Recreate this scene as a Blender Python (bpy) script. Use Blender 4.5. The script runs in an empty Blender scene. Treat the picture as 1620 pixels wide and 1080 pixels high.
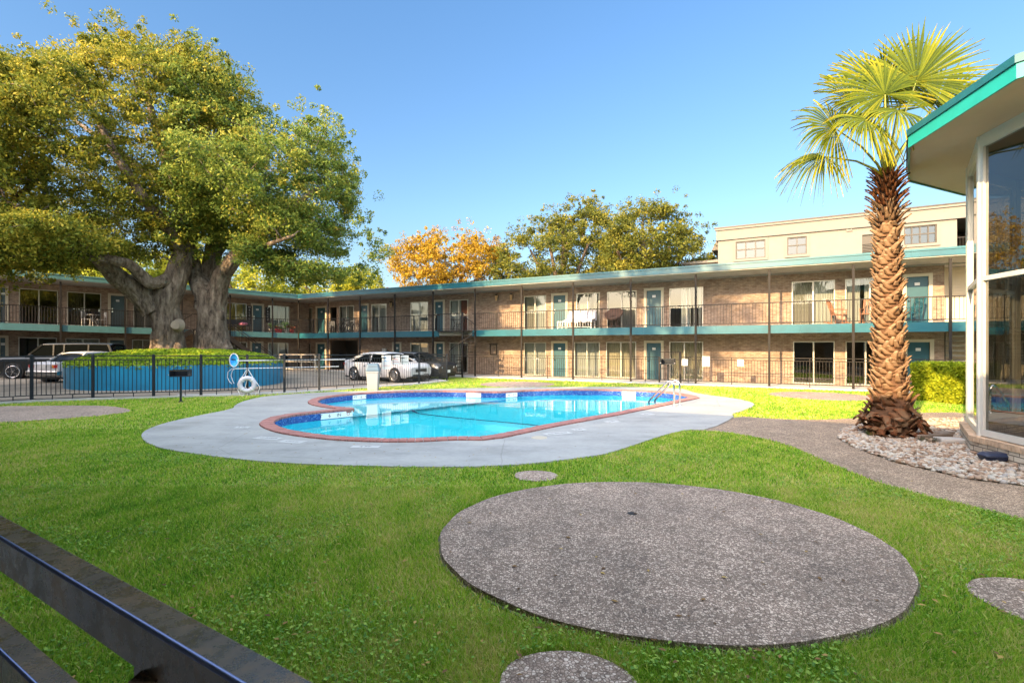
import bpy, bmesh, math, random
import numpy as np
from mathutils import Vector, Matrix, geometry
random.seed(7); RNG = np.random.default_rng(11)
C = bpy.context.scene.collection
scn = bpy.context.scene
# ------------------------------------------------------------------ camera
F = 800.0; EYE = 1.82; HZ = 547.0          # focal length in photo pixels, eye height, horizon row
cd = bpy.data.cameras.new('camera'); cam = bpy.data.objects.new('camera', cd); C.objects.link(cam)
cam.location = (0, 0, EYE); cam.rotation_euler = (math.radians(90), 0, 0)
cd.sensor_width = 36; cd.lens = F/1620*36; cd.shift_y = 7/1620; cd.clip_start = .05; cd.clip_end = 2000
cd.dof.use_dof = True; cd.dof.focus_distance = 11; cd.dof.aperture_fstop = 5.6
scn.camera = cam
scn.render.resolution_x = 1024; scn.render.resolution_y = 682
# ------------------------------------------------------------------ light
SUN_EL = math.radians(23); TX, TY = .66, .75      # the horizontal way the sunlight travels
w = bpy.data.worlds.new("World"); scn.world = w; w.use_nodes = True
nt = w.node_tree; nt.nodes.clear()
sky = nt.nodes.new('ShaderNodeTexSky'); sky.sky_type = 'NISHITA'; sky.sun_disc = False
sky.sun_elevation = SUN_EL; sky.sun_rotation = math.atan2(-TX, -TY)
sky.air_density = 1.0; sky.dust_density = .6; sky.ozone_density = 1.6
bg = nt.nodes.new('ShaderNodeBackground'); bg.inputs[1].default_value = .15
wo = nt.nodes.new('ShaderNodeOutputWorld')
# the physical sky, with the milky horizon toned to the clear blue of the photograph
tcw=nt.nodes.new('ShaderNodeTexCoord'); spw=nt.nodes.new('ShaderNodeSeparateXYZ'); nt.links.new(tcw.outputs['Generated'],spw.inputs[0])
rpw=nt.nodes.new('ShaderNodeValToRGB'); nt.links.new(spw.outputs[2],rpw.inputs[0]); ew=rpw.color_ramp.elements
for _ in range(3): ew.new(.5)
for i_,(p_,c_) in enumerate(((0,(.152,.146,.135)),(.10,(.165,.166,.162)),(.25,(.175,.208,.225)),(.62,(.178,.245,.288)),(.80,(3.3,2.3,1.55)))): ew[i_].position=p_; ew[i_].color=(*c_,1)
# brighter towards the sun's half of the sky, behind the camera
mry=nt.nodes.new('ShaderNodeMapRange'); nt.links.new(spw.outputs[1],mry.inputs[0]); mry.inputs[1].default_value=-.7; mry.inputs[2].default_value=.2; mry.inputs[3].default_value=1; mry.inputs[4].default_value=0
mx2=nt.nodes.new('ShaderNodeMix'); mx2.data_type='RGBA'; nt.links.new(mry.outputs[0],mx2.inputs[0]); nt.links.new(rpw.outputs[0],mx2.inputs[6])
rp2=nt.nodes.new('ShaderNodeValToRGB'); nt.links.new(spw.outputs[2],rp2.inputs[0]); e2=rp2.color_ramp.elements
for _ in range(2): e2.new(.5)
for i_,(p_,c_) in enumerate(((0,(.35,.32,.29)),(.22,(.75,.66,.56)),(.5,(2.4,1.75,1.25)),(.8,(3.3,2.3,1.55)))): e2[i_].position=p_; e2[i_].color=(*c_,1)
nt.links.new(rp2.outputs[0],mx2.inputs[7])
mxw=nt.nodes.new('ShaderNodeMix'); mxw.data_type='RGBA'; mxw.blend_type='MULTIPLY'; mxw.inputs[0].default_value=1
nt.links.new(sky.outputs[0],mxw.inputs[6]); nt.links.new(mx2.outputs[2],mxw.inputs[7]); nt.links.new(mxw.outputs[2], bg.inputs[0]); nt.links.new(bg.outputs[0], wo.inputs[0])
sd = bpy.data.lights.new('sun', 'SUN'); sd.energy = 2.0; sd.angle = math.radians(.6); sd.color = (1, .70, .36)
so = bpy.data.objects.new('sun', sd); C.objects.link(so)
hl = math.hypot(TX, TY)
so.rotation_euler = Vector((TX/hl*math.cos(SUN_EL), TY/hl*math.cos(SUN_EL), -math.sin(SUN_EL))).to_track_quat('-Z', 'Y').to_euler()
so.location = (-20, -25, 20)
scn.view_settings.view_transform = 'Standard'; scn.view_settings.look = 'None'
scn.view_settings.exposure = 2.95; scn.view_settings.gamma = 1
scn.render.engine = 'CYCLES'
scn.cycles.max_bounces = 8; scn.cycles.transparent_max_bounces = 12; scn.cycles.diffuse_bounces = 4
# ------------------------------------------------------------------ helpers
def G(x, y, z=0.0):
    "photo pixel -> point on the level z"
    Y = (EYE-z)*F/(y-HZ); return ((x-810)/F*Y, Y)
def D(x, y, Y):
    "photo pixel at depth Y -> point"
    return ((x-810)/F*Y, Y, EYE+(HZ-y)/F*Y)
def tag(o, label=None, cat=None, group=None, kind=None):
    if label: o['label'] = label
    if cat: o['category'] = cat
    if group: o['group'] = group
    if kind: o['kind'] = kind
    return o
def empty(name, loc=(0,0,0), rz=0, label=None, cat=None, group=None):
    o = bpy.data.objects.new(name, None); C.objects.link(o); o.empty_display_size = .2
    o.location = loc; o.rotation_euler = (0,0,rz); return tag(o, label, cat, group)
def children(o): return [c for c in bpy.data.objects if c.parent == o]
def copy_tree(o, parent=None):
    c = o.copy(); C.objects.link(c); c.parent = parent
    for ch in children(o): copy_tree(ch, c)
    return c
class MB:
    def __init__(s, tf=None): s.v=[]; s.f=[]; s.m=[]; s.tf=tf; s.mi=0
    def add(s, vs, fs):
        n=len(s.v); s.v += [tuple(p) for p in vs]; s.f += [tuple(i+n for i in f) for f in fs]; s.m += [s.mi]*len(fs); return s
    def box(s, x0,x1,y0,y1,z0,z1, seg=1):
        if seg<=1:
            return s.add([(x0,y0,z0),(x1,y0,z0),(x1,y1,z0),(x0,y1,z0),(x0,y0,z1),(x1,y0,z1),(x1,y1,z1),(x0,y1,z1)],
                  [(3,2,1,0),(4,5,6,7),(0,1,5,4),(1,2,6,5),(2,3,7,6),(3,0,4,7)])
    def bar(s, a, b, wx, wz, up=(0,0,1)):
        "rectangular bar from a to b"
        a=Vector(a); b=Vector(b); d=(b-a).normalized(); u=Vector(up)
        if abs(d.dot(u))>.99: u=Vector((1,0,0))
        r=d.cross(u).normalized(); u=r.cross(d).normalized(); vs=[]
        for p in (a,b):
            for (i,j) in ((-1,-1),(1,-1),(1,1),(-1,1)): vs.append(p+r*i*wx/2+u*j*wz/2)
        return s.add(vs,[(0,1,2,3),(7,6,5,4),(0,4,5,1),(1,5,6,2),(2,6,7,3),(3,7,4,0)])
    def tube(s, pts, rad, n=8, cap=True, wob=0):
        pts=[Vector(p) for p in pts]; k=len(pts); rs = rad if isinstance(rad,(list,tuple)) else [rad]*k
        vs=[]; prev=None
        for i,p in enumerate(pts):
            d=(pts[min(i+1,k-1)]-pts[max(i-1,0)])
            d = d.normalized() if d.length>1e-6 else Vector((0,0,1))
            if prev is None:
                u=Vector((0,0,1)) if abs(d.z)<.9 else Vector((1,0,0)); r=d.cross(u).normalized()
            else:
                r=(prev-d*prev.dot(d)); r = r.normalized() if r.length>1e-6 else d.orthogonal().normalized()
            prev=r; q=d.cross(r)
            for j in range(n):
                a=2*math.pi*j/n; rr=rs[i]*(1+(wob*(math.sin(a*3+i*.22+k)+.7*math.sin(a*7-i*.13)+.5*math.sin(i*.5+a)+.35*random.uniform(-1,1)) if wob else 0))
                vs.append(p+r*math.cos(a)*rr+q*math.sin(a)*rr)
        fs=[(i*n+j, i*n+(j+1)%n, (i+1)*n+(j+1)%n, (i+1)*n+j) for i in range(k-1) for j in range(n)]
        if cap: fs += [tuple(range(n-1,-1,-1)), tuple((k-1)*n+j for j in range(n))]
        return s.add(vs,fs)
    def bark_tube(s, pts, rads, seed, n=84, step=.07):
        "thick limb with meandering furrows cut into its surface"
        rr=random.Random(seed); P_=[];R_=[];S_=[]; acc=0
        for i in range(len(pts)-1):
            L=(pts[i+1]-pts[i]).length; k=max(1,int(L/step))
            for j in range(k): t=j/k; P_.append(pts[i].lerp(pts[i+1],t)); R_.append(rads[i]*(1-t)+rads[i+1]*t); S_.append(acc+L*t)
            acc+=L
        P_.append(pts[-1]); R_.append(rads[-1]); S_.append(acc)
        for _ in range(3):
            P_=[P_[0]]+[(P_[i-1]+P_[i]*2+P_[i+1])/4 for i in range(1,len(P_)-1)]+[P_[-1]]; R_=[R_[0]]+[(R_[i-1]+R_[i]*2+R_[i+1])/4 for i in range(1,len(R_)-1)]+[R_[-1]]
        ph=[rr.uniform(0,6.28) for _ in range(12)]; base=len(s.v); prev=None; vs=[]
        for i,p in enumerate(P_):
            d=(P_[min(i+1,len(P_)-1)]-P_[max(i-1,0)]).normalized()
            if prev is None: r=d.cross(Vector((0,1,0)) if abs(d.y)<.9 else Vector((1,0,0))).normalized()
            else: r=(prev-d*prev.dot(d)).normalized()
            prev=r; q=d.cross(r); z=S_[i]
            for j in range(n):
                a=2*math.pi*j/n; w=0
                for m_,(k,A) in enumerate(((9,.030),(14,.026),(22,.020),(31,.012))): w+=A*(1-2.2*(1-abs(math.sin(k*a/2+ph[m_]+1.5*math.sin(z*1.7+ph[m_+4])+.9*math.sin(z*4.3+ph[m_+5]+a))))**2.5)
                w+=.055*math.sin(2*a+ph[8]+z*.9)+.04*math.sin(3*a+ph[9]-z*1.6)+.035*math.sin(z*5+ph[10]+2*a)+rr.uniform(-.008,.008)
                rad=R_[i]*(1+w); vs.append(p+r*math.cos(a)*rad+q*math.sin(a)*rad)
        k=len(P_); s.add(vs,[(i*n+j,i*n+(j+1)%n,(i+1)*n+(j+1)%n,(i+1)*n+j) for i in range(k-1) for j in range(n)]+[tuple((k-1)*n+j for j in range(n))])
        return s
    def cyl(s, x,y,z0,z1,r0,r1=None,n=16):
        return s.tube([(x,y,z0),(x,y,z1)],[r0, r0 if r1 is None else r1],n)
    def lathe(s, prof, x=0,y=0,n=24):
        vs=[(x+r*math.cos(2*math.pi*j/n), y+r*math.sin(2*math.pi*j/n), z) for (r,z) in prof for j in range(n)]
        k=len(prof)
        fs=[(i*n+j, i*n+(j+1)%n,(i+1)*n+(j+1)%n,(i+1)*n+j) for i in range(k-1) for j in range(n)]
        return s.add(vs,fs)
    def prism(s, poly, z0, z1):
        n=len(poly); tr=geometry.tessellate_polygon([[Vector((p[0],p[1],0)) for p in poly]])
        vs=[(p[0],p[1],z1) for p in poly]+[(p[0],p[1],z0) for p in poly]
        return s.add(vs,[tuple(t) for t in tr]+[tuple(n+i for i in reversed(t)) for t in tr]+[(i,n+i,n+(i+1)%n,(i+1)%n) for i in range(n)])
    def loft(s, rings, close=True, cap=False):
        n=len(rings[0]); vs=[p for r in rings for p in r]; m=n if close else n-1
        fs=[(i*n+j,i*n+(j+1)%n,(i+1)*n+(j+1)%n,(i+1)*n+j) for i in range(len(rings)-1) for j in range(m)]
        if cap: fs += [tuple(range(n-1,-1,-1)), tuple((len(rings)-1)*n+j for j in range(n))]
        return s.add(vs,fs)
    def build(s, name, mat, parent=None, smooth=False, bevel=0, recalc=True):
        me=bpy.data.meshes.new(name); vs=s.v
        if s.tf: vs=[s.tf(p) for p in vs]
        me.from_pydata(vs,[],s.f); mats = mat if isinstance(mat,(list,tuple)) else [mat]
        for m in mats: me.materials.append(m)
        if len(mats)>1: me.polygons.foreach_set('material_index', s.m)
        if recalc:
            bm=bmesh.new(); bm.from_mesh(me); bmesh.ops.recalc_face_normals(bm, faces=bm.faces); bm.to_mesh(me); bm.free()
        if smooth: me.polygons.foreach_set('use_smooth',[True]*len(me.polygons))
        me.update()
        o=bpy.data.objects.new(name,me); C.objects.link(o); o.parent=parent
        if bevel:
            b=o.modifiers.new('bevel','BEVEL'); b.width=bevel; b.segments=2; b.limit_method='ANGLE'
        return o
def npmesh(name, V, Fc, k, mat, parent=None, tint=None, smooth=False):
    "V Nx3, Fc flat index array, k corners per face"
    me=bpy.data.meshes.new(name); nf=len(Fc)//k
    me.vertices.add(len(V)); me.vertices.foreach_set('co', np.asarray(V,np.float32).ravel())
    me.loops.add(len(Fc)); me.loops.foreach_set('vertex_index', np.asarray(Fc,np.int32))
    me.polygons.add(nf); me.polygons.foreach_set('loop_start', np.arange(0,nf*k,k,dtype=np.int32))
    me.polygons.foreach_set('loop_total', np.full(nf,k,np.int32))
    if smooth: me.polygons.foreach_set('use_smooth', np.ones(nf,bool))
    if tint is not None:
        a=me.attributes.new('tint','FLOAT','FACE'); a.data.foreach_set('value', np.asarray(tint,np.float32))
    me.materials.append(mat); me.update(calc_edges=True)
    o=bpy.data.objects.new(name,me); C.objects.link(o); o.parent=parent; return o
def pip(px, py, poly):
    poly=np.asarray(poly,float); ins=np.zeros(len(px),bool); j=len(poly)-1
    for i in range(len(poly)):
        xi,yi=poly[i]; xj,yj=poly[j]
        if yi!=yj: ins ^= ((yi>py)!=(yj>py)) & (px < (xj-xi)*(py-yi)/(yj-yi)+xi)
        j=i
    return ins
def pdist(px, py, poly):
    poly=np.asarray(poly,float); d=np.full(len(px),1e9)
    for i in range(len(poly)):
        a=poly[i]; b=poly[(i+1)%len(poly)]; ab=b-a; L=max(ab@ab,1e-9)
        t=np.clip(((px-a[0])*ab[0]+(py-a[1])*ab[1])/L,0,1)
        d=np.minimum(d,np.hypot(px-a[0]-t*ab[0],py-a[1]-t*ab[1]))
    return d
def smooth_poly(pts, it=2):
    for _ in range(it):
        q=[]
        for i in range(len(pts)):
            a=pts[i]; b=pts[(i+1)%len(pts)]
            q += [(a[0]*.75+b[0]*.25,a[1]*.75+b[1]*.25),(a[0]*.25+b[0]*.75,a[1]*.25+b[1]*.75)]
        pts=q
    return pts
def area(p): return .5*sum(p[i][0]*p[(i+1)%len(p)][1]-p[(i+1)%len(p)][0]*p[i][1] for i in range(len(p)))
def sheet(name, outer, holes, z, mat, thick=0.0, parent=None):
    loops=[[Vector((p[0],p[1],0)) for p in l] for l in [outer]+holes]
    tr=geometry.tessellate_polygon(loops); pts=[p for l in loops for p in l]
    b=MB(); b.add([(p.x,p.y,z) for p in pts],[tuple(t) for t in tr])
    if thick:
        for l in loops:
            n=len(l); b.add([(p.x,p.y,z) for p in l]+[(p.x,p.y,z-thick) for p in l],[(i,n+i,n+(i+1)%n,(i+1)%n) for i in range(n)])
    o=b.build(name,mat,parent,recalc=False)
    bm=bmesh.new(); bm.from_mesh(o.data)
    for f in bm.faces:
        if abs(f.normal.z)>.5 and f.normal.z<0: f.normal_flip()
    bm.to_mesh(o.data); bm.free(); return o
# ------------------------------------------------------------------ materials
def new_mat(name):
    m=bpy.data.materials.new(name); m.use_nodes=True; t=m.node_tree; t.nodes.clear()
    o=t.nodes.new('ShaderNodeOutputMaterial'); return m,t,o
def P(t, base=(.5,.5,.5), rough=.6, metal=0, spec=.5):
    p=t.nodes.new('ShaderNodeBsdfPrincipled'); p.inputs['Base Color'].default_value=(*base,1)
    p.inputs['Roughness'].default_value=rough; p.inputs['Metallic'].default_value=metal
    p.inputs['Specular IOR Level'].default_value=spec; return p
def coord(t, kind='Object', scale=(1,1,1)):
    c=t.nodes.new('ShaderNodeTexCoord'); m=t.nodes.new('ShaderNodeMapping'); m.inputs['Scale'].default_value=scale
    t.links.new(c.outputs[kind],m.inputs[0]); return m.outputs[0]
def noise(t, vec, scale, detail=5, rough=.6):
    n=t.nodes.new('ShaderNodeTexNoise'); n.inputs['Scale'].default_value=scale; n.inputs['Detail'].default_value=detail
    n.inputs['Roughness'].default_value=rough; t.links.new(vec,n.inputs['Vector']); return n.outputs[0]
def ramp(t, fac, stops):
    r=t.nodes.new('ShaderNodeValToRGB'); e=r.color_ramp.elements
    while len(e)<len(stops): e.new(.5)
    for i,(p,c) in enumerate(stops): e[i].position=p; e[i].color=(*c,1)
    t.links.new(fac,r.inputs[0]); return r.outputs[0]
def mix(t, a, b, fac, mode='MIX'):
    m=t.nodes.new('ShaderNodeMix'); m.data_type='RGBA'; m.blend_type=mode
    for k,v in ((0,fac),(6,a),(7,b)):
        if hasattr(v,'links') or hasattr(v,'is_linked'): t.links.new(v,m.inputs[k])
        elif isinstance(v,(tuple,list)): m.inputs[k].default_value=(*v,1)
        else: m.inputs[k].default_value=v
    return m.outputs[2]
def bump(t, h, strength=.3, dist=.01):
    b=t.nodes.new('ShaderNodeBump'); b.inputs['Strength'].default_value=strength; b.inputs['Distance'].default_value=dist
    t.links.new(h,b.inputs['Height']); return b.outputs[0]
def mat(name, base, rough=.6, metal=0, var=.12, scale=3, bmp=0, bscale=60, spec=.5, fine=0):
    m,t,o=new_mat(name); p=P(t,base,rough,metal,spec); v=coord(t)
    n=noise(t,v,scale); lo=tuple(max(0,c*(1-var)) for c in base); hi=tuple(min(1,c*(1+var)) for c in base)
    col=ramp(t,n,[(.3,lo),(.7,hi)])
    if fine:
        n2=noise(t,v,scale*25,3); col=mix(t,col,ramp(t,n2,[(.35,(1-fine,)*3),(.65,(1,)*3)]),1.0,'MULTIPLY')
    t.links.new(col,p.inputs['Base Color'])
    if bmp: t.links.new(bump(t,noise(t,v,bscale),bmp,.01),p.inputs['Normal'])
    t.links.new(p.outputs[0],o.inputs[0]); return m
def glass(name, tint=(.85,.9,.88), refl=1.0, rough=.0, bumpy=0, ior=1.5, bs=1.5):
    "clear pane or water: see-through with a Fresnel mirror on top"
    m,t,o=new_mat(name); tr=t.nodes.new('ShaderNodeBsdfTransparent'); tr.inputs[0].default_value=(*tint,1)
    g=t.nodes.new('ShaderNodeBsdfGlossy'); g.inputs['Roughness'].default_value=rough; g.inputs[0].default_value=(refl,refl,refl,1)
    fr=t.nodes.new('ShaderNodeFresnel'); ge=t.nodes.new('ShaderNodeNewGeometry'); mr=t.nodes.new('ShaderNodeMapRange'); t.links.new(ge.outputs['Backfacing'],mr.inputs[0]); mr.inputs[3].default_value=ior; mr.inputs[4].default_value=1/ior; t.links.new(mr.outputs[0],fr.inputs[0])
    mx=t.nodes.new('ShaderNodeMixShader'); t.links.new(fr.outputs[0],mx.inputs[0]); t.links.new(tr.outputs[0],mx.inputs[1]); t.links.new(g.outputs[0],mx.inputs[2])
    if bumpy:
        b=bump(t,noise(t,coord(t,'Object',(1,1,1)),bs,3,.5),bumpy,.05); t.links.new(b,g.inputs['Normal']); t.links.new(b,fr.inputs['Normal'])
    t.links.new(mx.outputs[0],o.inputs[0]); return m
def water_mat(name,tint,bumpy,bs):
    "refracting water surface under a Fresnel mirror"
    m,t,o=new_mat(name); r=t.nodes.new('ShaderNodeBsdfRefraction'); r.inputs[0].default_value=(*tint,1); r.inputs['IOR'].default_value=1.33; r.inputs['Roughness'].default_value=0
    g=t.nodes.new('ShaderNodeBsdfGlossy'); g.inputs['Roughness'].default_value=.0; g.inputs[0].default_value=(.9,.9,.9,1)
    fr=t.nodes.new('ShaderNodeFresnel'); fr.inputs[0].default_value=1.33; mx=t.nodes.new('ShaderNodeMixShader')
    b=bump(t,noise(t,coord(t),bs,3,.5),bumpy,.05)
    for n_ in (r,g,fr): t.links.new(b,n_.inputs['Normal'])
    t.links.new(fr.outputs[0],mx.inputs[0]); t.links.new(r.outputs[0],mx.inputs[1]); t.links.new(g.outputs[0],mx.inputs[2]); t.links.new(mx.outputs[0],o.inputs[0]); return m
def brick_mat(name, c1, c2, mort, bw=.22, bh=.075, ax='xz', msize=.010):
    m,t,o=new_mat(name); p=P(t,c1,.85); v=coord(t)
    s=t.nodes.new('ShaderNodeSeparateXYZ'); t.links.new(v,s.inputs[0]); c=t.nodes.new('ShaderNodeCombineXYZ')
    a=t.nodes.new('ShaderNodeMath'); a.operation='ADD'; t.links.new(s.outputs[0],a.inputs[0]); t.links.new(s.outputs[1],a.inputs[1])
    t.links.new(a.outputs[0] if ax=='xyz' else s.outputs[0],c.inputs[0]); t.links.new(s.outputs[2],c.inputs[1])
    b=t.nodes.new('ShaderNodeTexBrick'); t.links.new(c.outputs[0],b.inputs['Vector']); b.inputs['Scale'].default_value=1
    b.inputs['Color1'].default_value=(*c1,1); b.inputs['Color2'].default_value=(*c2,1); b.inputs['Mortar'].default_value=(*mort,1)
    b.inputs['Brick Width'].default_value=bw; b.inputs['Row Height'].default_value=bh; b.inputs['Mortar Size'].default_value=msize; b.inputs['Mortar Smooth'].default_value=.3
    n=noise(t,v,1.1,6); n2=noise(t,coord(t,'Object',(5,5,13)),1.0,2)
    col=mix(t,b.outputs[0],ramp(t,n,[(.3,(.72,.70,.68)),(.7,(1.12,1.1,1.06))]),1.0,'MULTIPLY')
    col=mix(t,col,ramp(t,n2,[(.3,(.70,.62,.56)),(.5,(1,1,1)),(.72,(1.35,1.32,1.28))]),1.0,'MULTIPLY')
    t.links.new(col,p.inputs['Base Color']); t.links.new(bump(t,b.outputs['Fac'],-.5,.01),p.inputs['Normal'])
    t.links.new(p.outputs[0],o.inputs[0]); return m
def leaf_mat(name, stops, trans=.35, rough=.55):
    m,t,o=new_mat(name); a=t.nodes.new('ShaderNodeAttribute'); a.attribute_name='tint'
    col=ramp(t,a.outputs['Fac'],stops); p=P(t,(.1,.1,.1),max(rough,.6),0,.15); t.links.new(col,p.inputs['Base Color'])
    tl=t.nodes.new('ShaderNodeBsdfTranslucent'); t.links.new(col,tl.inputs[0])
    mx=t.nodes.new('ShaderNodeMixShader'); mx.inputs[0].default_value=trans
    t.links.new(p.outputs[0],mx.inputs[1]); t.links.new(tl.outputs[0],mx.inputs[2]); t.links.new(mx.outputs[0],o.inputs[0]); return m
def aggregate_mat(name, dark, mid, light, scale=55, dirt=.5):
    "exposed aggregate concrete: little stones in a dark matrix"
    m,t,o=new_mat(name); p=P(t,mid,.75); v=coord(t)
    vo=t.nodes.new('ShaderNodeTexVoronoi'); vo.inputs['Scale'].default_value=scale; t.links.new(v,vo.inputs['Vector'])
    ve=t.nodes.new('ShaderNodeTexVoronoi'); ve.feature='DISTANCE_TO_EDGE'; ve.inputs['Scale'].default_value=scale; t.links.new(v,ve.inputs['Vector'])
    sc=t.nodes.new('ShaderNodeSeparateColor'); t.links.new(vo.outputs['Color'],sc.inputs[0])
    col=ramp(t,sc.outputs[0],[(.0,tuple(c*.6 for c in mid)),(.45,mid),(.75,light),(1,tuple(min(1,c*1.25) for c in light))])
    col=mix(t,dark,col,ramp(t,ve.outputs[0],[(.04,(0,0,0)),(.14,(1,1,1))]))
    n=noise(t,v,.9,6,.7); n2=noise(t,v,4,5,.7)
    col=mix(t,col,ramp(t,n,[(.32,(1-dirt,)*3),(.66,(1.1,)*3)]),1.0,'MULTIPLY')
    col=mix(t,col,ramp(t,n2,[(.3,(.75,.75,.73)),(.6,(1.05,)*3)]),1.0,'MULTIPLY')
    t.links.new(col,p.inputs['Base Color']); t.links.new(bump(t,ve.outputs[0],.6,.01),p.inputs['Normal'])
    t.links.new(p.outputs[0],o.inputs[0]); return m
M={}
M['brick']=brick_mat('brick_wall_tan',(.245,.175,.132),(.185,.13,.098),(.25,.21,.175))
M['brick_base']=brick_mat('brick_base_buff',(.50,.46,.38),(.40,.35,.28),(.12,.10,.08),.24,.085,'xyz')
M['brick_coping']=mat('coping_brick',(.35,.15,.125),.7,var=.25,scale=6,bmp=.3,fine=.3)
M['teal']=mat('teal_paint',(.007,.085,.115),.35,var=.18,scale=1.2,fine=.1)
M['teal_office']=mat('bright_teal_paint',(.012,.27,.25),.35,var=.08)
M['teal_light']=mat('pale_teal_flashing',(.009,.09,.115),.4,var=.12)
M['teal_grey']=mat('faded_teal_paint',(.045,.13,.14),.5,var=.1)
M['door_teal']=mat('door_teal',(.005,.06,.085),.4,var=.06)
M['door_grey']=mat('door_grey',(.05,.085,.10),.45,var=.06)
M['cream']=mat('cream_trim',(.42,.37,.28),.5,var=.06)
M['alu']=mat('aluminium_frame',(.42,.40,.35),.35,.4,var=.05)
M['soffit']=mat('soffit_paint',(.46,.36,.26),.7,var=.06,scale=1)
M['slab']=mat('slab_concrete',(.38,.36,.33),.8,var=.1)
M['roof']=mat('roof_gravel',(.32,.31,.29),.9,var=.2,bmp=.3)
M['iron']=mat('black_iron',(.016,.013,.012),.55,0,var=.2,spec=.25)
M['iron_blue']=mat('dark_fence_iron',(.016,.020,.026),.5,0,var=.2,spec=.3)
M['post']=mat('post_brown',(.013,.011,.010),.6,0,var=.15,spec=.2)
M['stucco']=mat('cream_stucco',(.165,.153,.137),.85,var=.04,bmp=.15)
M['stucco_trim']=mat('stucco_trim',(.15,.14,.125),.8,var=.04)
M['winframe']=mat('bronze_window_frame',(.025,.021,.017),.5,var=.1)
M['glass']=glass('window_glass',(.80,.84,.82),1.0,ior=1.75)
M['glass_dark']=glass('dark_window_glass',(.34,.37,.36),1.0,ior=1.95)
M['glass_mirror']=glass('reflective_window_glass',(.35,.36,.34),1.0,ior=2.3)
M['ink_grey']=mat('faded_ink',(.22,.22,.23),.8)
M['glass_office']=glass('office_glass',(.26,.26,.24),1.0,ior=1.95,bumpy=.012,bs=1.2)
M['interior']=mat('interior_wall',(.22,.20,.17),.9,var=.05)
M['interior_floor']=mat('interior_floor',(.18,.13,.09),.8,var=.1)
def blind(name, c, k=11.0):
    m,t,o=new_mat(name); p=P(t,c,.7); v=coord(t); wv=t.nodes.new('ShaderNodeTexWave'); wv.inputs['Scale'].default_value=k/3.1416/2*1.0
    wv.bands_direction='X'; t.links.new(v,wv.inputs[0]); wv.inputs['Distortion'].default_value=.6
    col=mix(t,tuple(x*.72 for x in c),c,wv.outputs[0]); t.links.new(col,p.inputs['Base Color']); t.links.new(p.outputs[0],o.inputs[0]); return m
M['blind_white']=blind('white_vertical_blind',(.36,.36,.34),40)
M['blind_cream']=blind('cream_vertical_blind',(.36,.31,.22),40)
M['blind_yellow']=blind('yellow_curtain',(.50,.38,.12),40)
M['blind_grey']=blind('grey_blind',(.20,.185,.16),60)
M['curtain_red']=blind('dark_red_curtain',(.16,.05,.035),30)
M['white_plastic']=mat('white_plastic',(.48,.48,.47),.4,var=.03)
M['ring_white']=mat('ring_white',(.50,.50,.56),.45,var=.08)
M['steel']=mat('polished_steel',(.75,.73,.70),.12,1,var=.03)
M['galv']=mat('galvanised_pole',(.75,.75,.75),.3,.6,var=.05)
M['rope']=mat('white_rope',(.75,.74,.72),.8)
M['net_blue']=mat('blue_net',(.02,.30,.70),.6)
M['planter']=None
M['tire']=mat('tyre_rubber',(.018,.018,.018),.85)
M['rim']=mat('alloy_rim',(.55,.55,.56),.25,.9,var=.03)
M['car_glass']=mat('car_window_tint',(.004,.005,.005),.06,0,var=0,spec=.06)
M['black_plastic']=mat('black_plastic',(.02,.02,.022),.5)
M['bait']=mat('bait_box_plastic',(.014,.022,.05),.35,var=.15)
def carpaint(name,c):
    m,t,o=new_mat(name); p=P(t,c,.35,.0,.5); p.inputs['Coat Weight'].default_value=.5; p.inputs['Coat Roughness'].default_value=.03
    t.links.new(p.outputs[0],o.inputs[0]); return m
M['paint_white']=carpaint('white_car_paint',(.50,.50,.51)); M['paint_black']=carpaint('black_car_paint',(.014,.015,.018))
M['paint_suv']=carpaint('dark_grey_green_paint',(.007,.009,.010)); M['paint_suv'].node_tree.nodes['Principled BSDF'].inputs['Coat Weight'].default_value=.12; M['red_lamp']=carpaint('red_lamp',(.45,.012,.01)); M['amber_lamp']=carpaint('amber_lamp',(.6,.25,.03))
M['lamp_clear']=carpaint('headlamp',(.6,.62,.65))
M['concrete']=mat('kerb_concrete',(.45,.43,.40),.85,var=.15,scale=2,fine=.15)
M['wood_grey']=mat('weathered_timber',(.20,.16,.125),.85,var=.3,scale=5,bmp=.4)
M['wood_brown']=mat('brown_wood_chair',(.20,.075,.03),.5,var=.2)
M['wicker']=mat('brown_wicker',(.09,.05,.035),.7,var=.3)
M['fabric_grey']=mat('grey_blanket',(.52,.52,.58),.9,var=.15,scale=5)
M['fabric_pink']=mat('pink_cushion',(.62,.20,.30),.9)
M['beige_metal']=mat('beige_railing_paint',(.55,.47,.36),.5)
M['pot']=mat('clay_pot',(.35,.30,.26),.8)
M['red_pot']=mat('red_pot',(.45,.04,.04),.5)
M['ink']=mat('black_ink',(.02,.02,.02),.8); M['ink_red']=mat('red_ink',(.6,.04,.03),.7); M['ink_blue']=mat('blue_ink',(.03,.25,.6),.7)
M['sign']=mat('sign_white',(.58,.58,.58),.5,var=.02); M['tile_white']=mat('white_tile',(.78,.76,.70),.3,var=.03)
M['lantern']=mat('lantern_amber',(.45,.30,.16),.3)
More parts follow.
